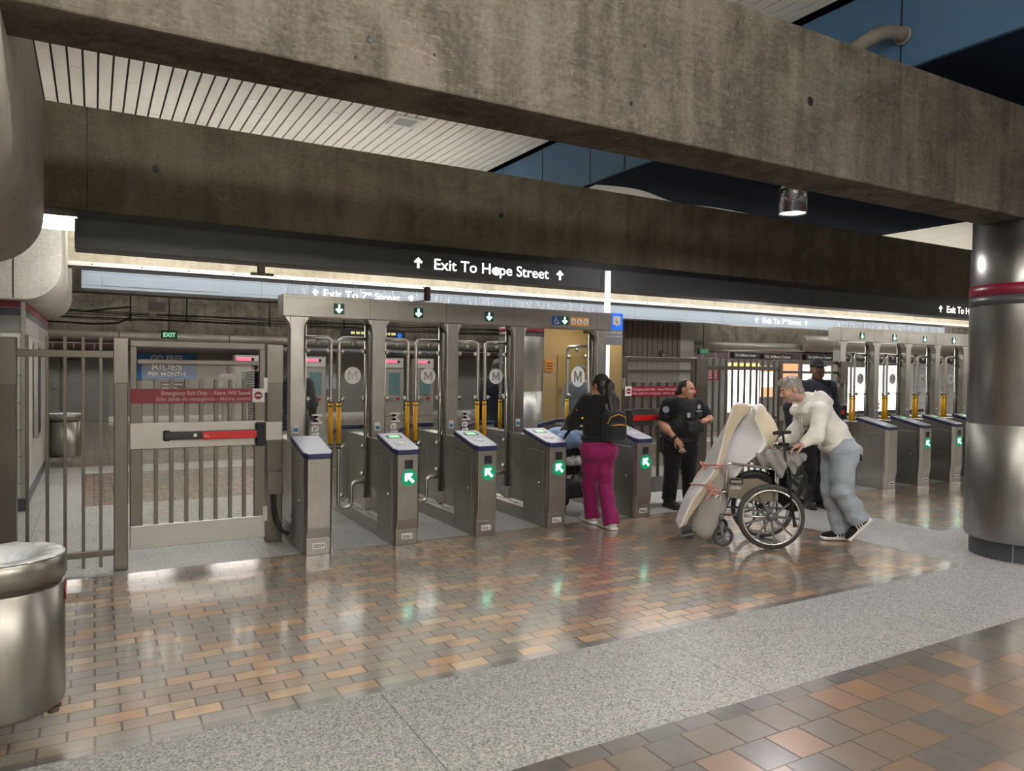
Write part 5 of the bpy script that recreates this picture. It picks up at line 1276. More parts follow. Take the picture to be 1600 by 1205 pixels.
    H.ell(Q(0, -0.02, 0.032), (0.082, 0.096, 0.09), 0.01, HR); H.ell(Q(0, -0.065, -0.03), (0.066, 0.05, 0.06), 0.03, HR); H.cut(Q(0, 0.045, 0.05), HR@np.array((0, 1, -0.62)));
    H.cone(Q(0, -0.1, -0.02), Q(0, -0.12, -0.05), 0.03, 0.025, 0.02); H.wrinkle(folds(0.0025, ((60, 30, 10), 0.1))); soft('hair', H, 'hair_black', t)
    k = thing('key_ring', 'ring of metal keys hanging from the hand of the officer in the vest', 'keys', (6.03, 6.51, 0.70)); base = np.array((6.035, 6.525, 0.755))
    m = MB(); m.tube([base+np.array((0.02*math.cos(a), 0, 0.02*math.sin(a))) for a in np.linspace(0, 2*PI, 14)[:-1]], 0.003, 6, closed=True); m.build('ring', 'brass', k, world=True)
    for i, a in enumerate((-0.9, -0.45, 0.0, 0.4, 0.85)):
        e = base+np.array((0.05*math.sin(a), -0.006*i, -0.02-0.045*math.cos(a))); q = MB(); dd = nrm(e-base)
        sx = np.cross(dd, (0, 1, 0)); q.obox(base+dd*0.035, dd*0.012, np.array((0, 0.0015, 0)), sx*0.011); q.obox(base+dd*0.058, dd*0.018, np.array((0, 0.0015, 0)), sx*0.0045); q.build('key', 'brass', k, world=True)

officer()

# ---- guard in the black cap
def guard():
    J = dict(head=(7.662, 5.935, 1.690), neck=(7.672, 5.955, 1.555), shL=(7.515, 6.045, 1.478), shR=(7.815, 5.88, 1.485), elL=(7.425, 6.14, 1.22), wrL=(7.385, 6.10, 1.00), elR=(7.90, 5.86, 1.20), wrR=(7.88, 5.80, 0.96),
        waist=(7.672, 5.955, 1.10), pelvis=(7.67, 5.955, 0.92), hipL=(7.59, 6.0, 0.87), hipR=(7.75, 5.91, 0.87), knL=(7.60, 5.98, 0.47), anL=(7.61, 6.0, 0.09), knR=(7.745, 5.89, 0.47), anR=(7.75, 5.9, 0.09))
    t, R, HR = person('guard in black cap and dark shirt with white badge standing behind the man in white', J, (-0.42, -0.9, 0), (-0.52, -0.85, -0.03), h=0.006, skin='skin_dark', lip='lip_dark', sh=1.05, dep=1.05, belly=0.03, arm=1.1, leg=1.05, base=(7.67, 5.95, 0),
        hands=dict(L=(((-0.05, -0.2, -1), (0.6, -0.2, 0)), dict(s=1.0, curl=0.5, thumb=1)), R=(((0, -0.2, -1), (-0.6, 0.2, 0)), dict(s=1.0, curl=0.5, thumb=1))))
    fo = folds(0.004, ((10, 12, 30), 0.2), ((-18, 10, 20), 1.2))
    sh = top_garment(t, 'shirt', J, R, 'navy_cloth', 1.08, 1.08, 0.03, 1.15, 0.022, 'long', ((0, 0, 0.93), (0, 0, -1)), ((7.67, 5.94, 1.565), (-0.1, -0.2, 1)), fold=fo, sg=0.02, cuffcut=0.04)
    G = Field((7.5, 5.75, 1.42), (7.85, 6.15, 1.65), 0.006); G.cone((7.672, 5.955, 1.52), (7.67, 5.95, 1.575), 0.082, 0.066, 0.01); G.cut((7.64, 5.87, 1.56), (-0.2, -0.5, 1)); soft('collar', G, 'navy_cloth', sh)
    P = lambda x, y, z: np.array((7.672, 5.955, z))+R@np.array((x, y, 0.0))
    star = [((0.042 if i % 2 == 0 else 0.026)*math.sin(PI*i/5), (0.042 if i % 2 == 0 else 0.026)*math.cos(PI*i/5)) for i in range(10)]
    m = MB(); flat_poly(m, star, P(0.085, 0.155, 1.40), R[:, 0], R[:, 2], 0.012); b = m.build('badge', 'label', sh, world=True)
    MB().obox(P(-0.07, 0.158, 1.37), R[:, 0]*0.03, R[:, 1]*0.006, R[:, 2]*0.006).build('name_bar', 'grey_cloth', sh, world=True)
    trousers(t, J, R, 'black_cloth', 1.05, 1.08, 0.03, 1.08, 0.02, 0.02, ((0, 0, 0.99), (0, 0, 1)), 0.01, fold=folds(0.004, ((8, 8, 30), 0.8)))
    shoe(t, J['anL'], (-0.5, -0.9, 0), ('blackmatte', 'blackmatte'), base=(7.61, 6.0, 0)); shoe(t, J['anR'], (-0.3, -0.95, 0), ('blackmatte', 'blackmatte'), base=(7.75, 5.9, 0))
    H = Field((7.45, 5.65, 1.55), (7.9, 6.2, 1.9), 0.005); c = np.array(J['head']); Q = lambda *p: c+HR@np.array(p, float)
    H.ell(Q(0, -0.016, 0.045), (0.087, 0.106, 0.098), 0.01, HR); H.cut(Q(0, 0.0, 0.036), HR@np.array((0, 0.12, -1)))
    B = Field((7.45, 5.65, 1.55), (7.9, 6.2, 1.9), 0.005); B.ell(Q(0, 0.105, 0.048), (0.072, 0.075, 0.012), 0.0, HR); B.cut(Q(0, 0.06, 0.0), HR@np.array((0, -1, 0)))
    cap = soft('cap', H, 'black_cloth', t); soft('brim', B, 'black_cloth', cap)
    # cropped hair below the cap
    K = Field((7.45, 5.65, 1.5), (7.9, 6.2, 1.9), 0.006); K.ell(Q(0, -0.028, 0.012), (0.078, 0.09, 0.07), 0.01, HR); K.cut(Q(0, -0.02, 0), HR@np.array((0, 1, 0.0))); soft('hair', K, 'hair_black', t)
guard()

# ---- grey-haired man in the white hoodie bending over the wheelchair
def man():
    J = dict(head=(5.905, 4.872, 1.487), neck=(6.03, 4.785, 1.385), shL=(5.99, 4.60, 1.285), shR=(6.21, 4.93, 1.275), elL=(5.86, 4.545, 1.055), wrL=(5.765, 4.605, 0.985), elR=(6.10, 5.0, 1.02), wrR=(5.985, 5.03, 0.955),
        waist=(6.24, 4.665, 1.085), pelvis=(6.315, 4.625, 0.945), hipL=(6.262, 4.53, 0.895), hipR=(6.365, 4.70, 0.89), knL=(6.232, 4.53, 0.53), anL=(6.375, 4.45, 0.27), knR=(6.345, 4.73, 0.505), anR=(6.435, 4.66, 0.12))
    fw = (-0.80, 0.60, 0)
    # leaning trunk: body frame pitched forward
    t, R, HR = person('grey haired man in white hoodie and pale jeans leaning forward as he pushes the wheelchair', J, fw, (-0.76, 0.50, -0.34), (-0.28, 0.2, 0.94), h=0.0055, skin='skin_pale', brow='brow_grey', sh=1.02, dep=1.02, arm=1.05, leg=1.02, stubble=True, hs=1.02, base=(6.35, 4.63, 0),
        hands=dict(L=(((-0.86, 0.40, -0.30), (-0.35, 0.1, -0.9)), dict(s=1.08, curl=0.7, thumb=1)), R=(((-0.85, 0.3, -0.3), (-0.3, 0.1, -0.9)), dict(s=1.0, curl=0.75, thumb=-1))))
    fo = folds(0.012, ((10, 14, 24), 0.2), ((-22, 12, 16), 1.2), ((6, -8, 34), 2.4), ((30, 26, 40), 0.6))
    hd = top_garment(t, 'hoodie', J, R, 'white_fleece', 1.08, 1.10, 0.0, 1.08, 0.034, 'long', ((6.29, 4.65, 0.945), (0.32, -0.24, -0.92)), ((5.995, 4.81, 1.41), (-0.72, 0.5, 0.5)), fold=fo, sg=0.022, cuffcut=0.1)
    G = Field((5.75, 4.4, 1.1), (6.45, 5.15, 1.7), 0.007); G.cone((6.08, 4.65, 1.385), (6.15, 4.86, 1.38), 0.072, 0.072, 0.05); G.ell((6.14, 4.735, 1.365), (0.12, 0.13, 0.07), 0.06, fr(fw)); G.cone((6.05, 4.65, 1.43), (5.935, 4.72, 1.29), 0.05, 0.04, 0.04); G.cone((6.09, 4.90, 1.43), (5.975, 4.88, 1.29), 0.05, 0.04, 0.04); G.cone((5.935, 4.72, 1.29), (5.965, 4.86, 1.28), 0.04, 0.04, 0.05)
    G.ell((5.965, 4.83, 1.44), (0.065, 0.065, 0.10), 0.02, HR, sub=True); G.wrinkle(folds(0.006, ((20, 14, 20), 0.5))); soft('hood', G, 'white_fleece', hd)
    Ck = Field((5.6, 4.4, 0.85), (5.95, 4.8, 1.15), 0.006); w = np.array(J['wrL']); d = nrm(w-np.array(J['elL'])); Ck.cone(w-d*0.08, w-d*0.035, 0.046, 0.042, 0.01); soft('cuff', Ck, 'white_fleece', hd)
    ax = nrm(np.array(J['neck'])-np.array(J['pelvis'])); b = MB()
    n = 44; v = []; side = np.array(fr(fw)[:, 0]); fn = np.cross(ax, side); cc = np.array((6.268, 4.655, 0.985))
    for (hh, k) in ((-0.035, 1.0), (0.03, 1.03), (0.03, 0.9), (-0.035, 0.9)):
        for i in range(n): a = 2*PI*i/n; v.append(cc+ax*hh+(side*math.cos(a)*0.185+fn*math.sin(a)*0.15)*k)
    b.add(v, [(j*n+i, j*n+(i+1) % n, ((j+1) % 4)*n+(i+1) % n, ((j+1) % 4)*n+i) for j in range(4) for i in range(n)], 0, True); b.build('waistband', 'white_fleece', hd, world=True)
    # printed panel on the chest and the two draw cords
    Rt = np.stack([side, np.cross(ax, side), ax], 1); ch = (np.array(J['shL'])+np.array(J['shR']))/2*0.55+np.array(J['waist'])*0.45+ax*0.0
    frn = -Rt[:, 1] if np.dot(Rt[:, 1], fr(fw)[:, 1]) < 0 else Rt[:, 1]
    m = MB(); q = []
    for (a, z) in ((-0.05, -0.10), (0.05, -0.10), (0.05, 0.06), (-0.05, 0.06)): q.append(ch+side*(a-0.085)+ax*z+frn*(0.172))
    m.add(q+[p-frn*0.03 for p in q], [(0, 1, 2, 3), (7, 6, 5, 4), (0, 4, 5, 1), (1, 5, 6, 2), (2, 6, 7, 3), (3, 7, 4, 0)]); m.build('print', 'print_brown', hd, world=True)
    c = MB()
    for a in (-0.035, 0.03): p0 = np.array((5.945, 4.79, 1.255))+side*a; c.tube([p0, p0+np.array((0.01, 0, -0.1)), p0+np.array((0.03, -0.01, -0.25))], 0.0045, 6)
    c.build('draw_cord', 'white_fleece', hd, world=True)
    tr = trousers(t, J, R, 'pale_denim', 1.06, 1.12, 0.0, 1.08, 0.03, 0.03, ((6.28, 4.65, 1.03), (0.0, 0, 1)), 0.018, fold=folds(0.013, ((10, 8, 28), 0.8), ((-14, 10, 36), 2.2), ((26, 16, 10), 1.0)))
    MB().tube([(6.235, 4.415, 0.955), (6.27, 4.40, 0.93), (6.31, 4.395, 0.87), (6.325, 4.40, 0.83)], [0.012, 0.014, 0.014, 0.016], 8).build('belt_strap', 'blackmatte', tr, world=True)
    shoe(t, J['anR'], (-0.8, 0.5, 0), ('black_cloth', 'white'), stripes='label', base=(6.435, 4.655, 0.005), ln=0.29)
    shoe(t, J['anL'], (-0.62, 0.42, -0.78), ('black_cloth', 'white'), up=(-0.62, 0.4, 0.7), stripes='label', base=(6.455, 4.435, 0.175), ln=0.29)
    H = Field((5.7, 4.65, 1.3), (6.15, 5.1, 1.72), 0.005); c = np.array(J['head']); Q = lambda *p: c+HR@np.array(p, float)
    H.ell(Q(0, -0.016, 0.042), (0.084, 0.1, 0.092), 0.01, HR); H.ell(Q(0, -0.06, -0.03), (0.066, 0.055, 0.06), 0.03, HR); H.cut(Q(0, 0.066, 0.045), HR@np.array((0, 1, -0.55))); H.cut(Q(0, -0.02, -0.085), HR@np.array((0, 0, -1)))
    H.cone(Q(-0.03, 0.05, 0.1), Q(-0.01, 0.098, 0.09), 0.024, 0.012, 0.02); H.cone(Q(0.03, 0.05, 0.1), Q(0.04, 0.092, 0.085), 0.022, 0.012, 0.02)
    for x in (-1, 1): H.ell(Q(x*0.082, 0.0, -0.008), (0.02, 0.03, 0.04), 0.01, HR, sub=True)
    H.wrinkle(folds(0.004, ((90, 60, 30), 0.1), ((-60, 80, 50), 1.1))); soft('hair', H, 'hair_grey', t)
def print_mat():
    m, nt, b = new_mat('brown_print'); v = coords(nt); f = noise(nt, v, 40, 3)
    nt.links.new(ramp(nt, f, [(0.35, (0.05, 0.03, 0.015)), (0.5, (0.3, 0.2, 0.1)), (0.62, (0.6, 0.55, 0.45))]), b.inputs['Base Color']); M['print_brown'] = m
print_mat()
man()

# ---- people further back, behind the gates
def simple_person(label, x, y, zs, fwd, top, bottom, hair, skin, h=0.011, sleeve='long', group=None, bare=False):
    k = zs/1.75; f = nrm((*fwd, 0)); r = nrm(np.cross(f, (0, 0, 1))); P = lambda a, b, c: tuple(np.array((x, y, 0))+r*a*k+f*b*k+np.array((0, 0, c*k)))
    J = dict(head=P(0, 0.02, 1.63), neck=P(0, 0, 1.49), shL=P(-0.17, 0, 1.42), shR=P(0.17, 0, 1.42), elL=P(-0.24, 0.0, 1.14), elR=P(0.24, 0.0, 1.14), wrL=P(-0.23, 0.12, 0.92), wrR=P(0.23, 0.12, 0.92), waist=P(0, 0, 1.1), pelvis=P(0, 0, 0.93),
        hipL=P(-0.09, 0, 0.88), hipR=P(0.09, 0, 0.88), knL=P(-0.1, 0.02, 0.48), knR=P(0.1, 0.0, 0.48), anL=P(-0.1, 0, 0.09), anR=P(0.1, -0.02, 0.09))
    hd = (f*0.3+np.array((0, 0, -1)), r); hd2 = (f*0.3+np.array((0, 0, -1)), -r)
    t, R, HR = person(label, J, f, f, h=h, skin=skin, base=(x, y, 0), hands=dict(L=(hd, dict(s=1.0, curl=0.4, thumb=1, fmul=1.25)), R=(hd2, dict(s=1.0, curl=0.4, thumb=-1, fmul=1.25))), group=group)
    top_garment(t, 'shirt', J, R, top, 1.05, 1.05, 0.0, 1.1, 0.024, sleeve, ((0, 0, 0.84*k), (0, 0, -1)), ((x, y, 1.5*k), tuple(f*0.2+np.array((0, 0, 1)))), h=h, sg=0.02)
    trousers(t, J, R, bottom, 1.02, 1.05, 0, 1.05, 0.018, 0.02, ((0, 0, 0.98*k), (0, 0, 1)), 0.01, h=h)
    for s_ in ('L', 'R'): shoe(t, J['an'+s_], f, ('blackmatte', 'blackmatte'), base=(J['an'+s_][0], J['an'+s_][1], 0), h=0.009)
    if hair:
        c = np.array(J['head']); H = Field(c-0.2, c+0.2, 0.009); Q = lambda *p: c+HR@np.array(p, float)
        H.ell(Q(0, -0.018, 0.038), (0.085, 0.1, 0.092), 0.01, HR); H.ell(Q(0, -0.06, -0.03), (0.07, 0.055, 0.065), 0.03, HR); H.cut(Q(0, 0.055, 0.04), HR@np.array((0, 1, -0.5))); soft('hair', H, hair, t)
    return t
simple_person('person in grey blue shirt facing the wide lane, head behind the round emblem', 6.62, 9.46, 1.72, (-0.55, -0.83), 'grey_shirt', 'tan_cloth', 'hair_black', 'skin_olive')
simple_person('person in dark clothes behind the clear panel in front of the far column', 4.90, 9.0, 1.78, (0.3, 0.95), 'navy_cloth', 'navy_cloth', 'hair_black', 'skin_olive')
simple_person('person in dark clothes standing behind the first lane beside cabinet 0059', 2.42, 10.3, 1.74, (0.2, 0.98), 'black_cloth', 'navy_cloth', 'hair_black', 'skin_tan')
simple_person('person in white top standing at the far ticket machine', 3.25, 21.6, 1.62, (0.1, 0.99), 'white_cloth', 'grey_cloth', 'hair_black', 'skin_olive', 0.014)
simple_person('person in dark top standing at the far ticket machine', 4.0, 21.9, 1.72, (-0.2, 0.98), 'black_cloth', 'navy_cloth', 'hair_black', 'skin_tan', 0.014)
# ------------------------------------------------------------------ wheelchair and its load
def rounded_loop(A, B, C, n=5, r=0.3):
    """rounded outline through a parallelogram given by three corners (A, B near, C); returns points and which edge each belongs to"""
    A, B, C = (np.array(q, float) for q in (A, B, C)); D = A+C-B; K = [A, B, C, D]; out = []; tags = []
    for i in range(4):
        p, c, q = K[i-1], K[i], K[(i+1) % 4]; la, lb = np.linalg.norm(p-c), np.linalg.norm(q-c)
        rr = min(0.045, la*0.45, lb*0.45); s_, e_ = c+(p-c)/la*rr, c+(q-c)/lb*rr
        for k in range(n+1):
            t = k/n; out.append((1-t)**2*s_+2*t*(1-t)*c+t*t*e_)
        for m in (0.25, 0.5, 0.75): out.append(e_+((q+(c-q)/lb*rr)-e_)*m)
    return out
def slab(name, stations, parent, mats, cap=0.05, puff=0.012, seams=()):
    """padded slab swept through stations of three corners each, closed with domed ends"""
    m = MB(); loops = []
    S2 = [tuple(np.array(q, float) for q in s_) for s_ in stations]
    dense = []
    for i in range(len(S2)-1):
        for k in range(4): t = k/4; dense.append(tuple(S2[i][j]*(1-t)+S2[i+1][j]*t for j in range(3)))
    dense.append(S2[-1])
    # smooth along the length
    for _ in range(3):
        dense = [dense[0]]+[tuple((dense[i-1][j]+2*dense[i][j]+dense[i+1][j])/4 for j in range(3)) for i in range(1, len(dense)-1)]+[dense[-1]]
    L = [np.array(rounded_loop(*d)) for d in dense]
    def endcap(l, d):
        c = l.mean(0); return [c+(l-c)*f+d*g for f, g in ((0.96, 0.35), (0.86, 0.65), (0.7, 0.86), (0.4, 0.97), (0.02, 1.0))]
    d0 = (L[0].mean(0)-L[2].mean(0)); d0 = d0/np.linalg.norm(d0)*cap; d1 = L[-1].mean(0)-L[-3].mean(0); d1 = d1/np.linalg.norm(d1)*cap
    for i in range(len(L)):
        c = L[i].mean(0); u = i/(len(L)-1); k = 1.0
        for q in seams: k -= 0.09*math.exp(-((u-q)/0.022)**2)
        L[i] = c+(L[i]-c)*k
    L = endcap(L[0], d0)[::-1]+L+endcap(L[-1], d1); n = len(L[0])
    for l in L: m.v += [tuple(p) for p in l]
    for i in range(len(L)-1):
        for j in range(n):
            m.f.append([i*n+j, i*n+(j+1) % n, (i+1)*n+(j+1) % n, (i+1)*n+j]); q = (j+3) % n/n   # corner A first, then edge A-B ...
            e = int(((j-3) % n)/9); m.m.append(0 if e in (0, 2) else 1); m.sm.append(True)
    o = m.build(name, mats, parent, world=True); return o
OUT = [((5.021, 5.503, 0.176), (4.796, 5.194, 0.181), (4.935, 5.231, 0.203)), ((5.018, 5.483, 0.218), (4.817, 5.183, 0.218), (4.94, 5.228, 0.234)), ((5.085, 5.495, 0.357), (4.886, 5.149, 0.423), (5.052, 5.169, 0.407)),
    ((5.17, 5.463, 0.529), (4.989, 5.084, 0.583), (5.135, 5.115, 0.575)), ((5.218, 5.426, 0.64), (5.055, 5.038, 0.7), (5.197, 5.072, 0.687)), ((5.259, 5.382, 0.726), (5.086, 5.022, 0.773), (5.223, 5.059, 0.767)),
    ((5.291, 5.323, 0.896), (5.123, 5.005, 0.93), (5.276, 5.056, 0.924)), ((5.335, 5.233, 1.042), (5.144, 4.997, 1.062), (5.348, 5.065, 1.068)), ((5.35, 5.159, 1.172), (5.17, 4.985, 1.177), (5.453, 5.077, 1.188)),
    ((5.347, 5.117, 1.268), (5.196, 4.973, 1.261), (5.585, 5.096, 1.253)), ((5.343, 5.075, 1.339), (5.206, 4.968, 1.316), (5.617, 5.101, 1.283))]
INN = [((5.398, 5.209, 0.664), (5.258, 4.944, 0.67), (5.376, 4.992, 0.693)), ((5.439, 5.236, 0.791), (5.311, 4.894, 0.776), (5.44, 4.959, 0.798)), ((5.487, 5.235, 0.916), (5.41, 4.817, 0.876), (5.584, 4.88, 0.91)),
    ((5.558, 5.22, 1.023), (5.483, 4.778, 0.979), (5.707, 4.858, 0.987)), ((5.609, 5.171, 1.14), (5.452, 4.822, 1.097), (5.804, 4.897, 1.067)), ((5.628, 5.094, 1.233), (5.415, 4.869, 1.191), (5.782, 4.959, 1.194)), ((5.641, 5.042, 1.28), (5.442, 4.878, 1.25), (5.738, 5.009, 1.268))]
cloth_mat('foam_white', (0.8, 0.8, 0.84), 0.9, 0.04, 0.15); cloth_mat('foam_cream', (0.68, 0.61, 0.45), 0.95, 0.08, 0.1); cloth_mat('foam_grey', (0.3, 0.285, 0.27), 0.9, 0.08, 0.2)
INN = [((A[0]-0.055, A[1]+0.03, A[2]+0.01), B, C) for A, B, C in INN]
def foam():
    t = thing('foam_mattress', 'folded white and cream foam mattress tied with pink cord on the wheelchair', 'mattress', (5.2, 5.1, 0.1))
    slab('outer_fold', OUT, t, ['foam_white', 'foam_cream'], 0.035, seams=(0.45, 0.30))
    slab('inner_fold', INN, t, ['foam_white', 'foam_cream'], 0.05)
    F = Field((4.85, 4.9, 0.0), (5.5, 5.5, 0.85), 0.009); F.cone((5.27, 5.16, 0.60), (5.17, 5.16, 0.33), 0.12, 0.125, 0.04); F.cone((5.17, 5.16, 0.33), (5.085, 5.17, 0.16), 0.125, 0.12, 0.04); soft('lower_roll', F, 'foam_grey', t)
    c = MB()
    # a cord round the waist of the mattress, with a knot and loose ends
    def ring(i, k=1.04):
        l = np.array(rounded_loop(*OUT[i])); q = l.mean(0); return q+(l-q)*k
    c.tube([tuple(p) for p in ring(5)], 0.008, 6, closed=True); c.tube([tuple(p+np.array((0, 0, -0.03))) for p in ring(5, 1.05)], 0.007, 6, closed=True)
    c.tube([tuple(p) for p in ring(3, 1.05)], 0.007, 6, closed=True)
    c.build('cord', 'pink_cord', t, world=True)
    for i, (p, s_) in enumerate((((5.085, 5.20, 0.75), 0.8), ((5.02, 5.005, 0.56), 1.2))):
        k = MB(); rnd = random.Random(i)
        for q in range(4):
            a = [np.array(p)+np.array([rnd.uniform(-.05, .05)*s_ for _ in range(3)])-np.array((0.02, 0.035, 0)) for _ in range(5)]; k.tube(a, 0.0065, 6)
        k.tube([np.array(p)-np.array((0.02, 0.04, 0)), np.array(p)-np.array((0.09, 0.05, 0.05)), np.array(p)-np.array((0.12, 0.03, 0.11))], 0.007, 6)
        k.build('knot', 'pink_cord', t, world=True)
foam()
def wheelchair():
    t = thing('wheelchair', 'old wheelchair with large spoked wheels loaded with a folded mattress', 'wheelchair', (5.645, 4.915, 0), math.atan2(0.64, -0.77))
    for sy in (1, -1):
        y = sy*0.25; w = MB(); a = np.linspace(0, 2*PI, 13)
        w.lathe([(0.281+0.0225*math.cos(q)*1.05, 0.017*math.sin(q)) for q in np.linspace(0, 2*PI, 15)], (0, y, 0.305), 56, 0, 1); wo = w.build('rear_wheel', 'tyre', t)
        r = MB(); r.lathe([(0.262, -0.012), (0.27, -0.012), (0.272, 0.0), (0.27, 0.012), (0.262, 0.012), (0.259, 0.0), (0.262, -0.012)], (0, y, 0.305), 56, 0, 1); r.build('rim', 'chrome', wo)
        s_ = MB()
        for i in range(9):
            q = 2*PI*i/9+0.2; c, n = math.cos(q), math.sin(q)
            s_.prism([(-0.011, 0.03), (0.011, 0.03), (0.008, 0.265), (-0.008, 0.265)], 1, -0.009, 0.009)
            k = len(s_.v)-8
            for j in range(k, len(s_.v)):
                x, yy, z = s_.v[j]; s_.v[j] = (x*c-z*n, y+yy, 0.305+x*n+z*c)
        s_.lathe([(0.0001, -0.03), (0.035, -0.028), (0.045, 0.0), (0.035, 0.028), (0.0001, 0.03)], (0, y, 0.305), 20, 0, 1); s_.build('spokes', 'spoke', wo)
        h = MB(); h.lathe([(0.253+0.0085*math.cos(q), sy*0.037+0.0085*math.sin(q)) for q in np.linspace(0, 2*PI, 9)], (0, y, 0.305), 56, 0, 1)
        for i in range(6): q = 2*PI*i/6; h.cyl((0.258*math.cos(q), y+sy*0.01, 0.305+0.258*math.sin(q)), (0.254*math.cos(q), y+sy*0.037, 0.305+0.254*math.sin(q)), 0.005, 6)
        h.build('push_rim', 'chrome', wo)
        yc = sy*0.235; cw = MB(); cw.lathe([(0.083+0.015*math.cos(q), 0.015*math.sin(q)) for q in np.linspace(0, 2*PI, 11)], (0.425, yc, 0.098), 32, 0, 1); co = cw.build('caster_wheel', 'tyre', t)
        cs = MB(); cs.lathe([(0.066, -0.009), (0.072, 0), (0.066, 0.009), (0.062, 0), (0.066, -0.009)], (0.425, yc, 0.098), 28, 0, 1)
        for i in range(8): q = 2*PI*i/8; cs.cyl((0.425+0.012*math.cos(q), yc, 0.098+0.012*math.sin(q)), (0.425+0.066*math.cos(q), yc, 0.098+0.066*math.sin(q)), 0.004, 6)
        cs.lathe([(0.0001, -0.02), (0.016, -0.018), (0.016, 0.018), (0.0001, 0.02)], (0.425, yc, 0.098), 14, 0, 1); cs.build('caster_spokes', 'spoke', co)
        fk = MB()
        for o in (-0.024, 0.024): fk.prism([(0.415, 0.09), (0.437, 0.09), (0.462, 0.225), (0.43, 0.225)], 1, yc+o-0.004, yc+o+0.004)
        fk.box(0.43, 0.462, yc-0.028, yc+0.028, 0.215, 0.232); fk.cyl((0.446, yc, 0.23), (0.446, yc, 0.31), 0.014, 12); fk.build('caster_fork', 'spoke', co)
        f = MB(); yf = sy*0.205
        f.tube(rounded_path([(0.45, yf, 0.27), (0.45, yf, 0.52), (-0.06, yf, 0.49)], 0.05), 0.0115, 10)
        f.tube([(0.45, yf, 0.30), (0.05, yf, 0.29), (-0.06, yf, 0.29)], 0.0115, 10); f.tube([(-0.06, yf, 0.26), (-0.06, yf, 0.62), (-0.085, yf, 0.93)], 0.0115, 10)
        f.tube([(0.0, yf, 0.305), (-0.06, yf, 0.305)], 0.014, 10); f.tube([(0.15, yf, 0.29), (0.15, yf, 0.5)], 0.01, 8)
        f.tube([(-0.085, yf, 0.93), (-0.12, yf, 0.945), (-0.15, yf, 0.945)], 0.011, 10); f.build('side_frame', 'chrome', t)
        MB().tube([(-0.13, yf, 0.945), (-0.235, yf, 0.94)], 0.016, 12).build('push_grip', 'blackmatte', t)
        ya = sy*0.222; a_ = MB(); a_.tube(rounded_path([(0.40, ya, 0.5), (0.40, ya, 0.79), (-0.04, ya, 0.745), (-0.04, ya, 0.5)], 0.035), 0.0115, 10); ao = a_.build('arm_frame', 'chrome', t)
        p = MB(); p.prism([(0.36, 0.80), (0.02, 0.766), (0.02, 0.748), (0.36, 0.782)], 1, ya-0.02, ya+0.02); p.build('arm_pad', 'pipe', ao, 0.006)
        g = MB(); g.prism([(0.385, 0.47), (0.385, 0.66), (0.25, 0.645), (0.12, 0.655), (0.0, 0.60), (-0.03, 0.56), (-0.03, 0.44), (0.2, 0.44)], 1, ya-0.004, ya+0.004); go = g.build('side_panel', 'olive_vinyl', t, 0.002)
        MB().box(0.25, 0.375, ya+sy*0.004 if sy > 0 else ya-0.007, ya+0.007 if sy > 0 else ya-0.004, 0.592, 0.645).build('maker_plate', 'ink', go); MB().box(0.265, 0.36, ya+sy*0.0085-0.0012, ya+sy*0.0085+0.0012, 0.605, 0.63).build('plate_text', 'grey_cloth', go)
        MB().box(0.27, 0.36, ya+sy*0.0055-0.0015, ya+sy*0.0055+0.0015, 0.545, 0.572).build('label', 'box_grey', go)
        l = MB(); l.tube([(0.45, yf, 0.50), (0.50, yf, 0.46), (0.685, yf+sy*0.03, 0.115)], 0.0105, 10); l.tube([(0.50, yf, 0.32), (0.585, yf+sy*0.01, 0.30)], 0.007, 8); l.tube([(0.45, yf, 0.33), (0.55, yf, 0.33)], 0.008, 8); lo = l.build('leg_rest', 'chrome', t)
        k = MB(); k.obox((0.72, sy*0.13, 0.095), (0.075, 0, -0.02), (0, 0.085, 0), (0.002, 0, 0.008)); k.build('foot_plate', 'spoke', lo, 0.003)
    m = MB(); m.tube([(0.1, -0.2, 0.29), (0.1, 0.2, 0.48)], 0.010, 8); m.tube([(0.1, 0.2, 0.29), (0.1, -0.2, 0.48)], 0.010, 8); m.tube([(0.35, -0.2, 0.29), (0.35, 0.2, 0.48)], 0.010, 8); m.tube([(0, -0.25, 0.305), (0, 0.25, 0.305)], 0.008, 8); m.build('cross_brace', 'spoke', t)
    MB().prism([(-0.06, 0.495), (0.44, 0.52), (0.44, 0.535), (0.2, 0.5), (-0.06, 0.51)], 1, -0.205, 0.205).build('seat', 'vest_black', t, 0.004)
    b = MB(); b.prism([(-0.066, 0.52), (-0.086, 0.9), (-0.098, 0.9), (-0.084, 0.52)], 1, -0.205, 0.205); b.build('backrest', 'vest_black', t, 0.004)
wheelchair()
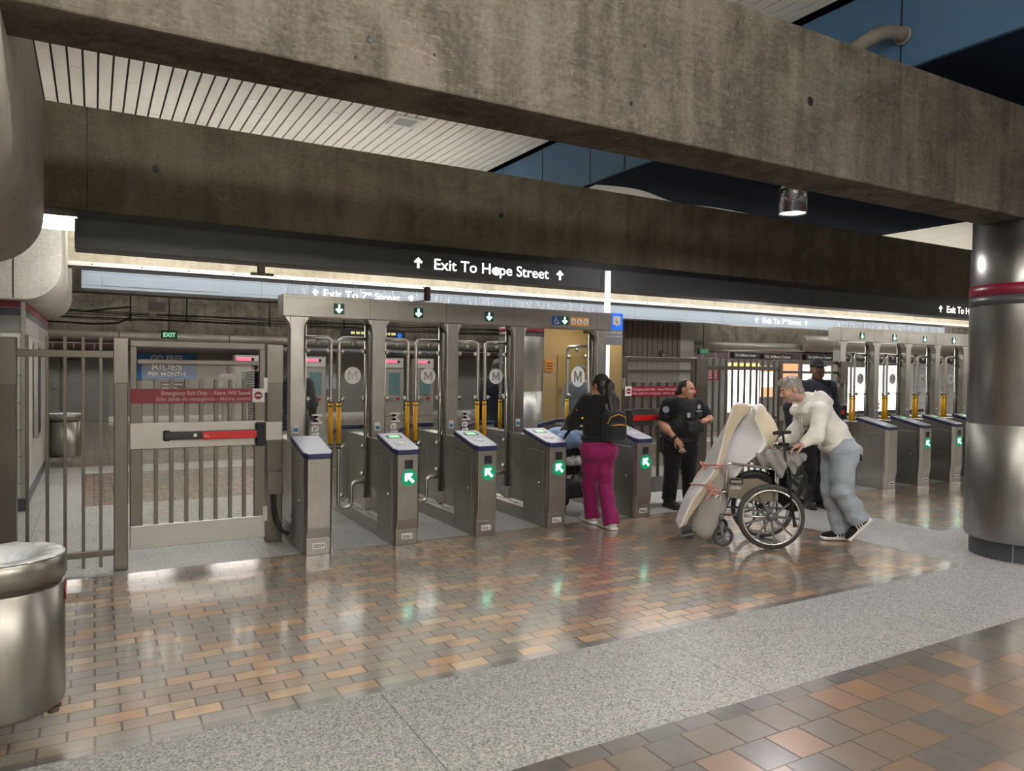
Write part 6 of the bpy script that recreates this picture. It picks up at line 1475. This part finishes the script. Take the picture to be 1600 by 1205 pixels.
def chair_loads():
    c = thing('cane', 'black walking cane with T handle hooked on the back of the wheelchair', 'cane', (5.58, 4.60, 0.25))
    m = MB(); m.tube([(5.565, 4.672, 1.085), (5.575, 4.625, 0.75), (5.60, 4.548, 0.27)], 0.011, 10); m.build('shaft', 'black', c, world=True)
    h = MB(); h.tube([(5.49, 4.72, 1.083), (5.52, 4.70, 1.092), (5.565, 4.675, 1.094), (5.635, 4.64, 1.096)], [0.016, 0.019, 0.019, 0.015], 12); h.build('handle', 'blackmatte', c, world=True)
    MB().tube([(5.598, 4.555, 0.305), (5.602, 4.54, 0.232)], [0.014, 0.02], 12).build('rubber_tip', 'blackmatte', c, world=True)
    b = thing('rubbish_bag', 'black plastic bag stuffed full hanging behind the wheelchair seat', 'bag', (5.83, 4.78, 0.4))
    F = Field((5.5, 4.45, 0.28), (6.15, 5.15, 0.95), 0.009); F.ell((5.80, 4.79, 0.60), (0.15, 0.17, 0.25), 0.06); F.ell((5.86, 4.75, 0.48), (0.13, 0.14, 0.16), 0.06); F.ell((5.75, 4.85, 0.78), (0.11, 0.13, 0.12), 0.06)
    F.wrinkle(folds(0.018, ((40, 30, 22), 0.3), ((-34, 44, 36), 1.3), ((20, -50, 52), 2.1))); soft('bag', F, 'bag_black', b)
    j = thing('grey_jacket', 'crumpled grey jacket draped over the wheelchair handles under the hand of the man', 'jacket', (5.65, 4.72, 0.8))
    F = Field((5.3, 4.4, 0.66), (6.0, 5.1, 1.0), 0.0075); F.ell((5.50, 4.84, 0.84), (0.09, 0.13, 0.085), 0.05); F.ell((5.58, 4.74, 0.83), (0.10, 0.10, 0.10), 0.05); F.ell((5.70, 4.71, 0.83), (0.12, 0.10, 0.055), 0.05); F.ell((5.80, 4.70, 0.85), (0.09, 0.09, 0.04), 0.05); F.cone((5.56, 4.70, 0.80), (5.55, 4.68, 0.72), 0.05, 0.035, 0.04); F.cone((5.70, 4.66, 0.82), (5.70, 4.66, 0.72), 0.04, 0.02, 0.04)
    F.ell((5.83, 4.66, 0.835), (0.06, 0.05, 0.02), 0.02, sub=True); F.wrinkle(folds(0.022, ((50, 34, 20), 0.3), ((-44, 38, 30), 1.3), ((30, -60, 44), 0.7))); soft('cloth', F, 'grey_cloth', j, relax=1)
    p = thing('seat_bundle', 'dark bundle lying on the wheelchair seat below the armrest', 'bundle', (5.5, 4.95, 0.5))
    F = Field((5.25, 4.7, 0.48), (5.8, 5.25, 0.8), 0.009); F.ell((5.54, 4.96, 0.6), (0.15, 0.16, 0.1), 0.05); F.cut((0, 0, 0.515), (0, 0, -1)); F.wrinkle(folds(0.01, ((40, 30, 22), 0.3))); soft('cloth', F, 'vest_black', p)
chair_loads()

# ------------------------------------------------------------------ stroller in the wide lane
def stroller():
    t = thing('stroller', 'black stroller pushed by the woman in magenta trousers through the wide lane', 'stroller', (4.72, 7.05, 0))
    f = MB()
    for x in (4.52, 4.92):
        f.tube([(x, 6.66, 0.98), (x, 6.85, 0.80), (x, 7.30, 0.20)], 0.014, 10); f.tube([(x, 6.82, 0.16), (x, 7.05, 0.55)], 0.013, 10); f.tube([(x, 6.85, 0.35), (x, 7.25, 0.30)], 0.011, 8)
    f.build('frame', 'black', t, world=True)
    MB().tube(rounded_path([(4.52, 6.72, 0.93), (4.52, 6.62, 1.01), (4.92, 6.62, 1.01), (4.92, 6.72, 0.93)], 0.05), 0.017, 10).build('handle', 'blackmatte', t, world=True)
    for x in (4.50, 4.94):
        for y, r in ((6.80, 0.12), (7.36, 0.09)):
            w = MB().lathe([(r-0.02+0.02*math.cos(q), 0.018*math.sin(q)) for q in np.linspace(0, 2*PI, 9)], (x, y, r), 24, 0, 0).lathe([(0.0001, -0.012), (r-0.03, -0.006), (r-0.03, 0.006), (0.0001, 0.012)], (x, y, r), 20, 0, 0); w.build('wheel', 'blackmatte', t, world=True)
    F = Field((4.4, 6.6, 0.1), (5.05, 7.6, 0.85), 0.012); F.rbox((4.72, 7.0, 0.28), (0.18, 0.18, 0.09), 0.04, 0.0); o = soft('basket', F, 'vest_black', t)
    F = Field((4.4, 6.6, 0.3), (5.05, 7.6, 1.0), 0.012); F.rbox((4.72, 7.05, 0.60), (0.18, 0.13, 0.15), 0.06, 0.0); F.rbox((4.72, 7.15, 0.5), (0.18, 0.2, 0.06), 0.05, 0.04); soft('seat', F, 'vest_black', t)
    b = thing('blanket', 'light blue blanket draped over the stroller', 'blanket', (4.68, 7.05, 0.7))
    F = Field((4.3, 6.6, 0.5), (5.1, 7.6, 1.12), 0.011); F.ell((4.69, 7.06, 0.86), (0.25, 0.25, 0.125), 0.05); F.cone((4.86, 6.9, 0.88), (4.90, 6.84, 0.66), 0.07, 0.045, 0.05); F.cone((4.55, 6.88, 0.86), (4.52, 6.86, 0.72), 0.06, 0.045, 0.05); F.wrinkle(folds(0.011, ((26, 18, 20), 0.3), ((-24, 20, 30), 1.3))); soft('cloth', F, 'pale_blue_blanket', b)
    k = thing('fuzzy_bundle', 'grey and white fuzzy bundle below the blue blanket on the stroller', 'bundle', (4.78, 6.85, 0.6))
    F = Field((4.45, 6.65, 0.45), (5.05, 7.05, 0.75), 0.010); F.ell((4.74, 6.83, 0.62), (0.19, 0.07, 0.055), 0.03); F.wrinkle(folds(0.011, ((80, 60, 70), 0.3), ((-90, 40, 60), 1.3))); soft('cloth', F, 'white_cloth', k)
stroller()

# ------------------------------------------------------------------ trash bins
def bin_(label, x, y, z0, z1, r, mount, sticker=True):
    t = thing('trash_bin', label, 'trash bin', (x, y, z0), 0, None); H = z1-z0
    MB().lathe([(0.0001, 0.0), (r-0.014, 0.0), (r-0.004, 0.006), (r, 0.02), (r, H-0.135), (r-0.006, H-0.13), (r-0.02, H-0.128)], (0, 0, 0), 64).build('body', 'steel_bin', t)
    MB().lathe([(r-0.02, H-0.128), (r-0.012, H-0.112), (r+0.003, H-0.108), (r+0.003, H-0.006), (r-0.004, H), (r-0.02, H-0.004), (r-0.05, H-0.012)], (0, 0, 0), 64).build('rim_band', 'steel_bin', t)
    b = MB(); n = 64; rnd = random.Random(3); prof = [(r-0.001, H-0.012), (r-0.002, H-0.003), (r-0.008, H+0.003), (r-0.03, H+0.004), (r-0.07, H+0.002), (r-0.10, H-0.006), (r-0.125, H-0.03), (r-0.14, H-0.12), (0.03, H-0.3)]
    for i, (q, z) in enumerate(prof):
        for j in range(n):
            a = 2*PI*j/n; w = 0.003*math.sin(a*13+i)+0.002*math.sin(a*29+2*i)+rnd.uniform(-.0015, .0015); q2 = q+(w if 2 <= i else 0.0015*math.sin(a*9)); b.v.append((q2*math.cos(a), q2*math.sin(a), z+(w*0.8 if i > 1 else -0.012*max(0, math.sin(a*3+1)) if i == 0 else 0)))
    for i in range(len(prof)-1):
        for j in range(n): b.f.append([i*n+j, i*n+(j+1) % n, (i+1)*n+(j+1) % n, (i+1)*n+j]); b.m.append(0); b.sm.append(True)
    b.build('liner_bag', 'bag_clear', t)
    if sticker:
        q = MB(); flat_poly(q, circ(0.045, 24, sx=1.0), (r*math.cos(0.02)-0.0, r*math.sin(0.02), H-0.185), (0, 1, 0), (0, 0, 1), 0.004); so = q.build('sticker', 'red_sign', t)
        q = MB(); flat_poly(q, circ(0.03, 24), (r+0.004, r*math.sin(0.02), H-0.185), (0, 1, 0), (0, 0, 1), 0.002); q.build('sticker_centre', 'label', so)
    return t
nb_ = bin_('big round steel trash bin with clear liner at the left picture edge', -0.355, 3.86, 0.15, 0.818, 0.243, None)
k = MB()
for i, (x, y, z) in enumerate(((0.0, 0.0, -0.02), (0.02, 0.012, -0.03), (-0.015, 0.01, -0.035), (0.012, -0.012, -0.04))): k.obox((0.185+x, -0.06+y, z+0.015), (0.016, 0.008, 0), (-0.008, 0.014, 0), (0, 0, 0.011))
k.build('foot_bracket', 'brown_panel', nb_)
MB().box(-0.42, -0.2, -0.05, 0.05, 0.15, 0.5).build('wall_mount', 'steel_h', nb_)
fbn = bin_('far steel trash bin with clear liner fixed to the tiled pier', -0.42, 14.1, 0.12, 0.82, 0.235, None, False)
MB().box(-0.26, -0.2, -0.05, 0.05, 0.15, 0.5).build('wall_mount', 'steel_h', fbn)
column(-1.21, 3.86, 0.436)

# ------------------------------------------------------------------ far background
def ticket_machine(x, label):
    t = thing('ticket_machine', label, 'ticket machine', (x, 23.4, 0), 0, 'ticket machines at the back wall')
    MB().box(-0.36, 0.36, 0, 0.5, 0.0, 1.95).build('cabinet', 'beige_panel', t, 0.01)
    MB().box(-0.33, 0.33, -0.02, 0.0, 1.62, 1.9).build('top_panel', 'white', t)
    MB().box(-0.30, 0.12, -0.03, -0.02, 1.78, 1.87).build('lit_strip', 'magenta_lit', t); MB().box(0.12, 0.2, -0.03, -0.02, 1.78, 1.87).build('dark_window', 'ink', t)
    MB().box(-0.16, 0.22, -0.02, 0.0, 0.72, 1.45).build('screen', 'teal_screen', t)
    MB().box(-0.24, -0.02, -0.03, 0.0, 0.5, 0.62).build('slot_panel', 'box_grey', t); MB().box(0.1, 0.2, -0.03, 0.0, 0.55, 0.62).build('button', 'red', t)
for x, l in ((4.05, 'beige ticket machine behind two people, first from the left'), (6.1, 'beige ticket machine seen through the first lane'), (8.75, 'beige ticket machine left of the pale blue poster'), (9.85, 'beige ticket machine right of the pale blue poster')): ticket_machine(x, l)
def poster(x0, x1, z0, z1, mat, label, strip):
    t = thing('poster', label, 'poster', (x0, 23.97, z0)); MB().box(0, x1-x0, 0, 0.03, 0, z1-z0).build('sheet', mat, t)
    MB().box(0.0, x1-x0, -0.006, 0, z1-z0-0.12, z1-z0).build('title_strip', strip, t)
    m = MB()
    for i in range(6): m.box(0.03, (x1-x0)*(0.8-0.1*(i % 3)), -0.006, 0, (z1-z0)*(0.2+0.1*i), (z1-z0)*(0.2+0.1*i)+0.02)
    m.build('text_lines', 'box_grey', t)
poster(9.05, 9.35, 0.9, 1.84, 'pale_poster', 'pale blue notice between the ticket machines', 'blue_banner'); poster(6.62, 6.95, 0.9, 1.84, 'pale_poster', 'pale blue notice right of the ticket machine in the first lane', 'sign_blue')
def banner():
    t = thing('banner', 'blue banner about free rides on the back wall behind the left gate', 'banner', (1.05, 23.96, 1.2)); MB().box(0, 1.66, 0, 0.03, 0, 0.75).build('sheet', 'blue_banner', t)
    text_mesh('lettering', 'GO FREE', 0.235, 'label', t, (0.83, -0.004, 0.535), XR, ZU, 'CENTER', 0.025, 0.002, 0.95); text_mesh('lettering', 'RIDES', 0.30, 'label', t, (0.83, -0.004, 0.27), XR, ZU, 'CENTER', 0.025, 0.002, 1.05); text_mesh('lettering', 'PER MONTH', 0.165, 'label', t, (0.83, -0.004, 0.10), XR, ZU, 'CENTER', 0.015, 0.002, 1.1)
    n = thing('notice_board', 'dark notice with white lines below the blue banner', 'notice', (1.7, 23.98, 0.82)); MB().box(0, 0.7, 0, 0.02, 0, 0.33).build('board', 'ink', n); m = MB()
    for i in range(2): m.box(0.05, 0.6-0.15*i, -0.004, 0, 0.2-0.1*i, 0.23-0.1*i)
    m.build('text_lines', 'label', n)
banner()
tk = thing('ticket_sign', 'long grey sign over the ticket machines with white lettering', 'sign', (5.2, 23.87, 2.0)); MB().box(-4.2, 5.8, 0, 0.06, 0, 0.2).build('board', 'grey_sign', tk)
text_mesh('lettering', 'Tickets / Boletos De', 0.17, 'label', tk, (3.75, -0.004, 0.045), XR, ZU, 'LEFT', 0.012, 0.002)
def exit_box(x, y, z, w, h, label, txt):
    t = thing('exit_lamp', label, 'exit sign', (x, y, z)); MB().box(-w/2, w/2, 0, 0.06, 0, h).build('case', 'green_dark', t)
    MB().box(-w/2+0.03, w/2-0.03, -0.006, 0, 0.03, h-0.03).build('face', 'exit_face', t)
    if txt: text_mesh('lettering', 'EXIT', h*0.74, 'exit_text', t, (0, -0.008, h*0.2), XR, ZU, 'CENTER', 0.015, 0.002, 0.92)
    MB().cyl((0, 0.03, h), (0, 0.03, 5.0-z), 0.012, 8).build('stem', 'black', t)
exit_box(1.62, 20.0, 2.28, 0.36, 0.2, 'green lit EXIT sign hanging over the left emergency gate', True)
exit_box(13.17, 13.5, 2.06, 0.33, 0.155, 'small yellow green exit sign over the fence beside the officer', False)
# pipes, conduits and boxes on the far lintel
pq = thing('duct_pipe', 'long dark round pipe along the back wall under the cables', 'pipe', (0, 23.4, 2.38)); pm = MB().cyl((-2.75, 23.4, 2.38), (13, 23.4, 2.38), 0.155, 20); pm.build('pipe', 'pipe', pq, world=True); rg = MB()
for x in (0.6, 3.5, 6.6, 9.5, 12): rg.cyl((x, 23.4, 2.38), (x+0.03, 23.4, 2.38), 0.163, 20)
rg.build('joint', 'black', pq, world=True)
pq = thing('duct_pipe', 'long grey round pipe along the right back wall', 'pipe', (18, 14.6, 2.30)); MB().cyl((13.25, 14.6, 2.31), (18.2, 14.6, 2.36), 0.12, 20).cyl((18.0, 14.55, 2.5), (28.0, 14.6, 2.5), 0.24, 20).build('pipe', 'pipe', pq, world=True)
cb = thing('cable_run', 'bundle of black cables and conduits along the far concrete lintel', 'cable', (0, 20, 2.8)); rnd = random.Random(2)
for i, z in enumerate((2.72, 2.76, 2.80, 2.86, 2.90)):
    m = MB(); m.tube([(-2+0.9*k, 20.0+0.02*i, z+rnd.uniform(-.02, .02)-0.004*k) for k in range(18)], 0.011+0.006*(i % 2), 6); m.build('cable', 'cable', cb, world=True)
m = MB(); m.tube([(-1.6, 20, 2.60), (-0.8, 20, 2.61), (0.0, 20, 2.58), (0.5, 20, 2.62), (0.75, 20, 2.75), (0.78, 20, 2.85)], 0.026, 8); m.build('cable', 'cable', cb, world=True)
m = MB(); m.tube([(-0.3, 20, 2.85), (0.3, 20, 2.95), (0.8, 20, 3.02)], 0.022, 8); m.build('cable', 'cable', cb, world=True)
rk = MB()
for x in (0.75, 2.0, 4.0, 6.0): rk.box(x, x+0.03, 19.98, 20.05, 2.66, 3.4)
rk.build('hanger', 'black', cb, world=True)
for (x, z, w, h, l) in ((1.35, 2.93, 0.42, 0.24, 'larger grey junction box on the cable run'), (1.25, 2.76, 0.16, 0.12, 'small pale junction box below the larger one on the cable run')):
    j = thing('junction_box', l, 'box', (x, 19.9, z)); MB().box(-w/2, w/2, 0, 0.1, 0, h).build('box', 'box_grey', j, 0.006)
    MB().box(-w/2+0.02, w/2-0.02, -0.006, 0, 0.02, h-0.02).build('lid', 'box_grey', j, 0.003)
dsb = thing('departure_sign', 'dark hanging display with yellow lettering seen over the second lane', 'sign', (5.9, 17.0, 2.30)); MB().box(-0.85, 0.75, 0, 0.1, 0, 0.24).build('case', 'ink', dsb); m = MB(); rnd = random.Random(9); x = -0.62
while x < 0.4: w = rnd.uniform(.05, .16); m.box(x, x+w, -0.006, 0, 0.12, 0.18); x += w+0.03
m.build('yellow_text', 'yellow_dim', dsb); q = MB(); flat_poly(q, circ(0.06, 18), (0.6, -0.004, 0.12), XR, ZU, 0.003); q.build('round_mark', 'blue_sign', dsb); MB().cyl((0, 0.05, 0.24), (0, 0.05, 2.79), 0.02, 8).build('stem', 'black', dsb)
# right back wall: lit advertising panels, name signs, notices
def panel(x0, x1, z0, z1, mat, label, top=None, y=14.93, bottom=None):
    t = thing('light_panel', label, 'lit panel', (x0, y, z0)); MB().box(0, x1-x0, 0, 0.03, 0, z1-z0).build('face', mat, t); MB().box(-0.04, x1-x0+0.04, 0.005, 0.05, -0.04, z1-z0+0.04).build('frame', 'steel', t)
    if top: MB().box(0, x1-x0, -0.008, 0, z1-z0-top[1], z1-z0).build('top_band', top[0], t)
    if bottom: MB().box(0, x1-x0, -0.008, 0, 0, bottom[1]).build('bottom_band', bottom[0], t)
panel(15.5, 16.72, 0.5, 1.88, 'white_lit', 'bright white lit panel with yellow top behind the fence', ('yellow_lit', 0.12))
panel(16.8, 17.3, 0.92, 1.8, 'white_lit', 'narrow lit panel with orange bands beside the bright white panel', ('orange', 0.16), bottom=('orange', 0.28))
panel(17.75, 18.38, 1.0, 1.9, 'orange', 'orange lit panel behind the right emergency gate'); panel(18.6, 19.1, 0.9, 1.88, 'cream_lit', 'cream lit panel behind the guard'); panel(19.4, 19.9, 0.9, 1.85, 'cream_lit', 'cream lit panel right of the guard')
panel(20.75, 21.7, 0.25, 1.82, 'white_lit', 'tall white lit panel behind the first far lane'); panel(22.2, 23.25, 0.3, 1.9, 'white_lit', 'tall white lit panel behind the second far lane')
for i, (x0, x1, z, l) in enumerate(((15.62, 16.57, 2.10, 'black station name sign over the bright white panel'), (16.8, 18.05, 2.08, 'black station name sign over the orange panel'), (18.64, 19.9, 2.10, 'black station name sign behind the guard'), (20.9, 22.8, 2.15, 'black station name sign over the far lanes'))):
    t = thing('name_sign', l, 'sign', (x0, 14.86, z-0.075)); w = x1-x0; MB().box(0, w, 0, 0.05, 0, 0.17).build('board', 'ink', t)
    text_mesh('lettering', '7th St/Metro Center', 0.115, 'label', t, (w/2, -0.004, 0.045), XR, ZU, 'CENTER', 0.012, 0.002, w*0.92/1.02)
t = thing('red_notice', 'dark red notice board on the grey wall right of the officer', 'notice', (14.6, 14.9, 1.4)); MB().box(0, 0.52, 0, 0.03, 0, 0.34).build('board', 'red_sign', t); m = MB()
for i in range(5): m.box(0.1, 0.42, -0.004, 0, 0.05+0.055*i, 0.075+0.055*i)
m.build('text_lines', 'pink_ink', t)
# lobby lit warm behind the far column
t = thing('lobby_lamp', 'warm lamp strip on the ceiling of the yellow lobby', 'lamp', (11.9, 16.8, 3.0)); MB().box(-0.5, 0.5, -0.3, 0.3, 0.12, 0.199).build('housing', 'white', t); MB().box(-0.45, 0.45, -0.25, 0.25, 0.08, 0.12).build('diffuser', 'lamp_warm', t)
for (x, z, w, h, m_, l) in ((11.32, 1.75, 0.28, 0.33, 'orange_paper', 'orange notice on the ochre lobby wall'), (12.05, 1.62, 0.30, 0.28, 'yellow_paper', 'yellow notice on the lobby door'), (12.5, 1.65, 0.16, 0.24, 'yellow_paper', 'narrow yellow notice beside the lobby door')):
    t = thing('notice', l, 'notice', (x, 17.96, z-h/2)); MB().box(0, w, 0, 0.02, 0, h).build('sheet', m_, t); q = MB()
    for i in range(3): q.box(0.03, w-0.03, -0.003, 0, 0.05+0.08*i, 0.08+0.08*i)
    q.build('text_lines', 'brown_panel', t)
t = thing('lobby_rail', 'pale handrail in the yellow lobby', 'rail', (11.2, 16.6, 0)); MB().tube(rounded_path([(10.62, 15.6, 0.0), (10.62, 15.6, 1.0), (11.6, 16.2, 1.06)], 0.08), 0.025, 10).build('rail', 'steel', t, world=True)
t = thing('pull_station', 'small round bell on the brown panelled wall', 'bell', (12.15, 13.86, 2.03)); MB().box(-0.06, 0.06, 0, 0.03, -0.08, 0.1).build('plate', 'ink', t); MB().ball((0, -0.01, 0.0), 0.035, 12).build('bell', 'grey_cloth', t)
# wall cabinet with a thin chrome frame on the side of the tiled pier
t = thing('wall_case', 'narrow dark framed case on the side of the tiled pier', 'case', (-0.66, 11.2, 0.7)); MB().box(0, 0.05, -0.2, 0.3, 0, 1.2).build('frame', 'steel', t, 0.004); MB().box(0.048, 0.056, -0.15, 0.25, 0.06, 1.14).build('pane', 'ink', t)
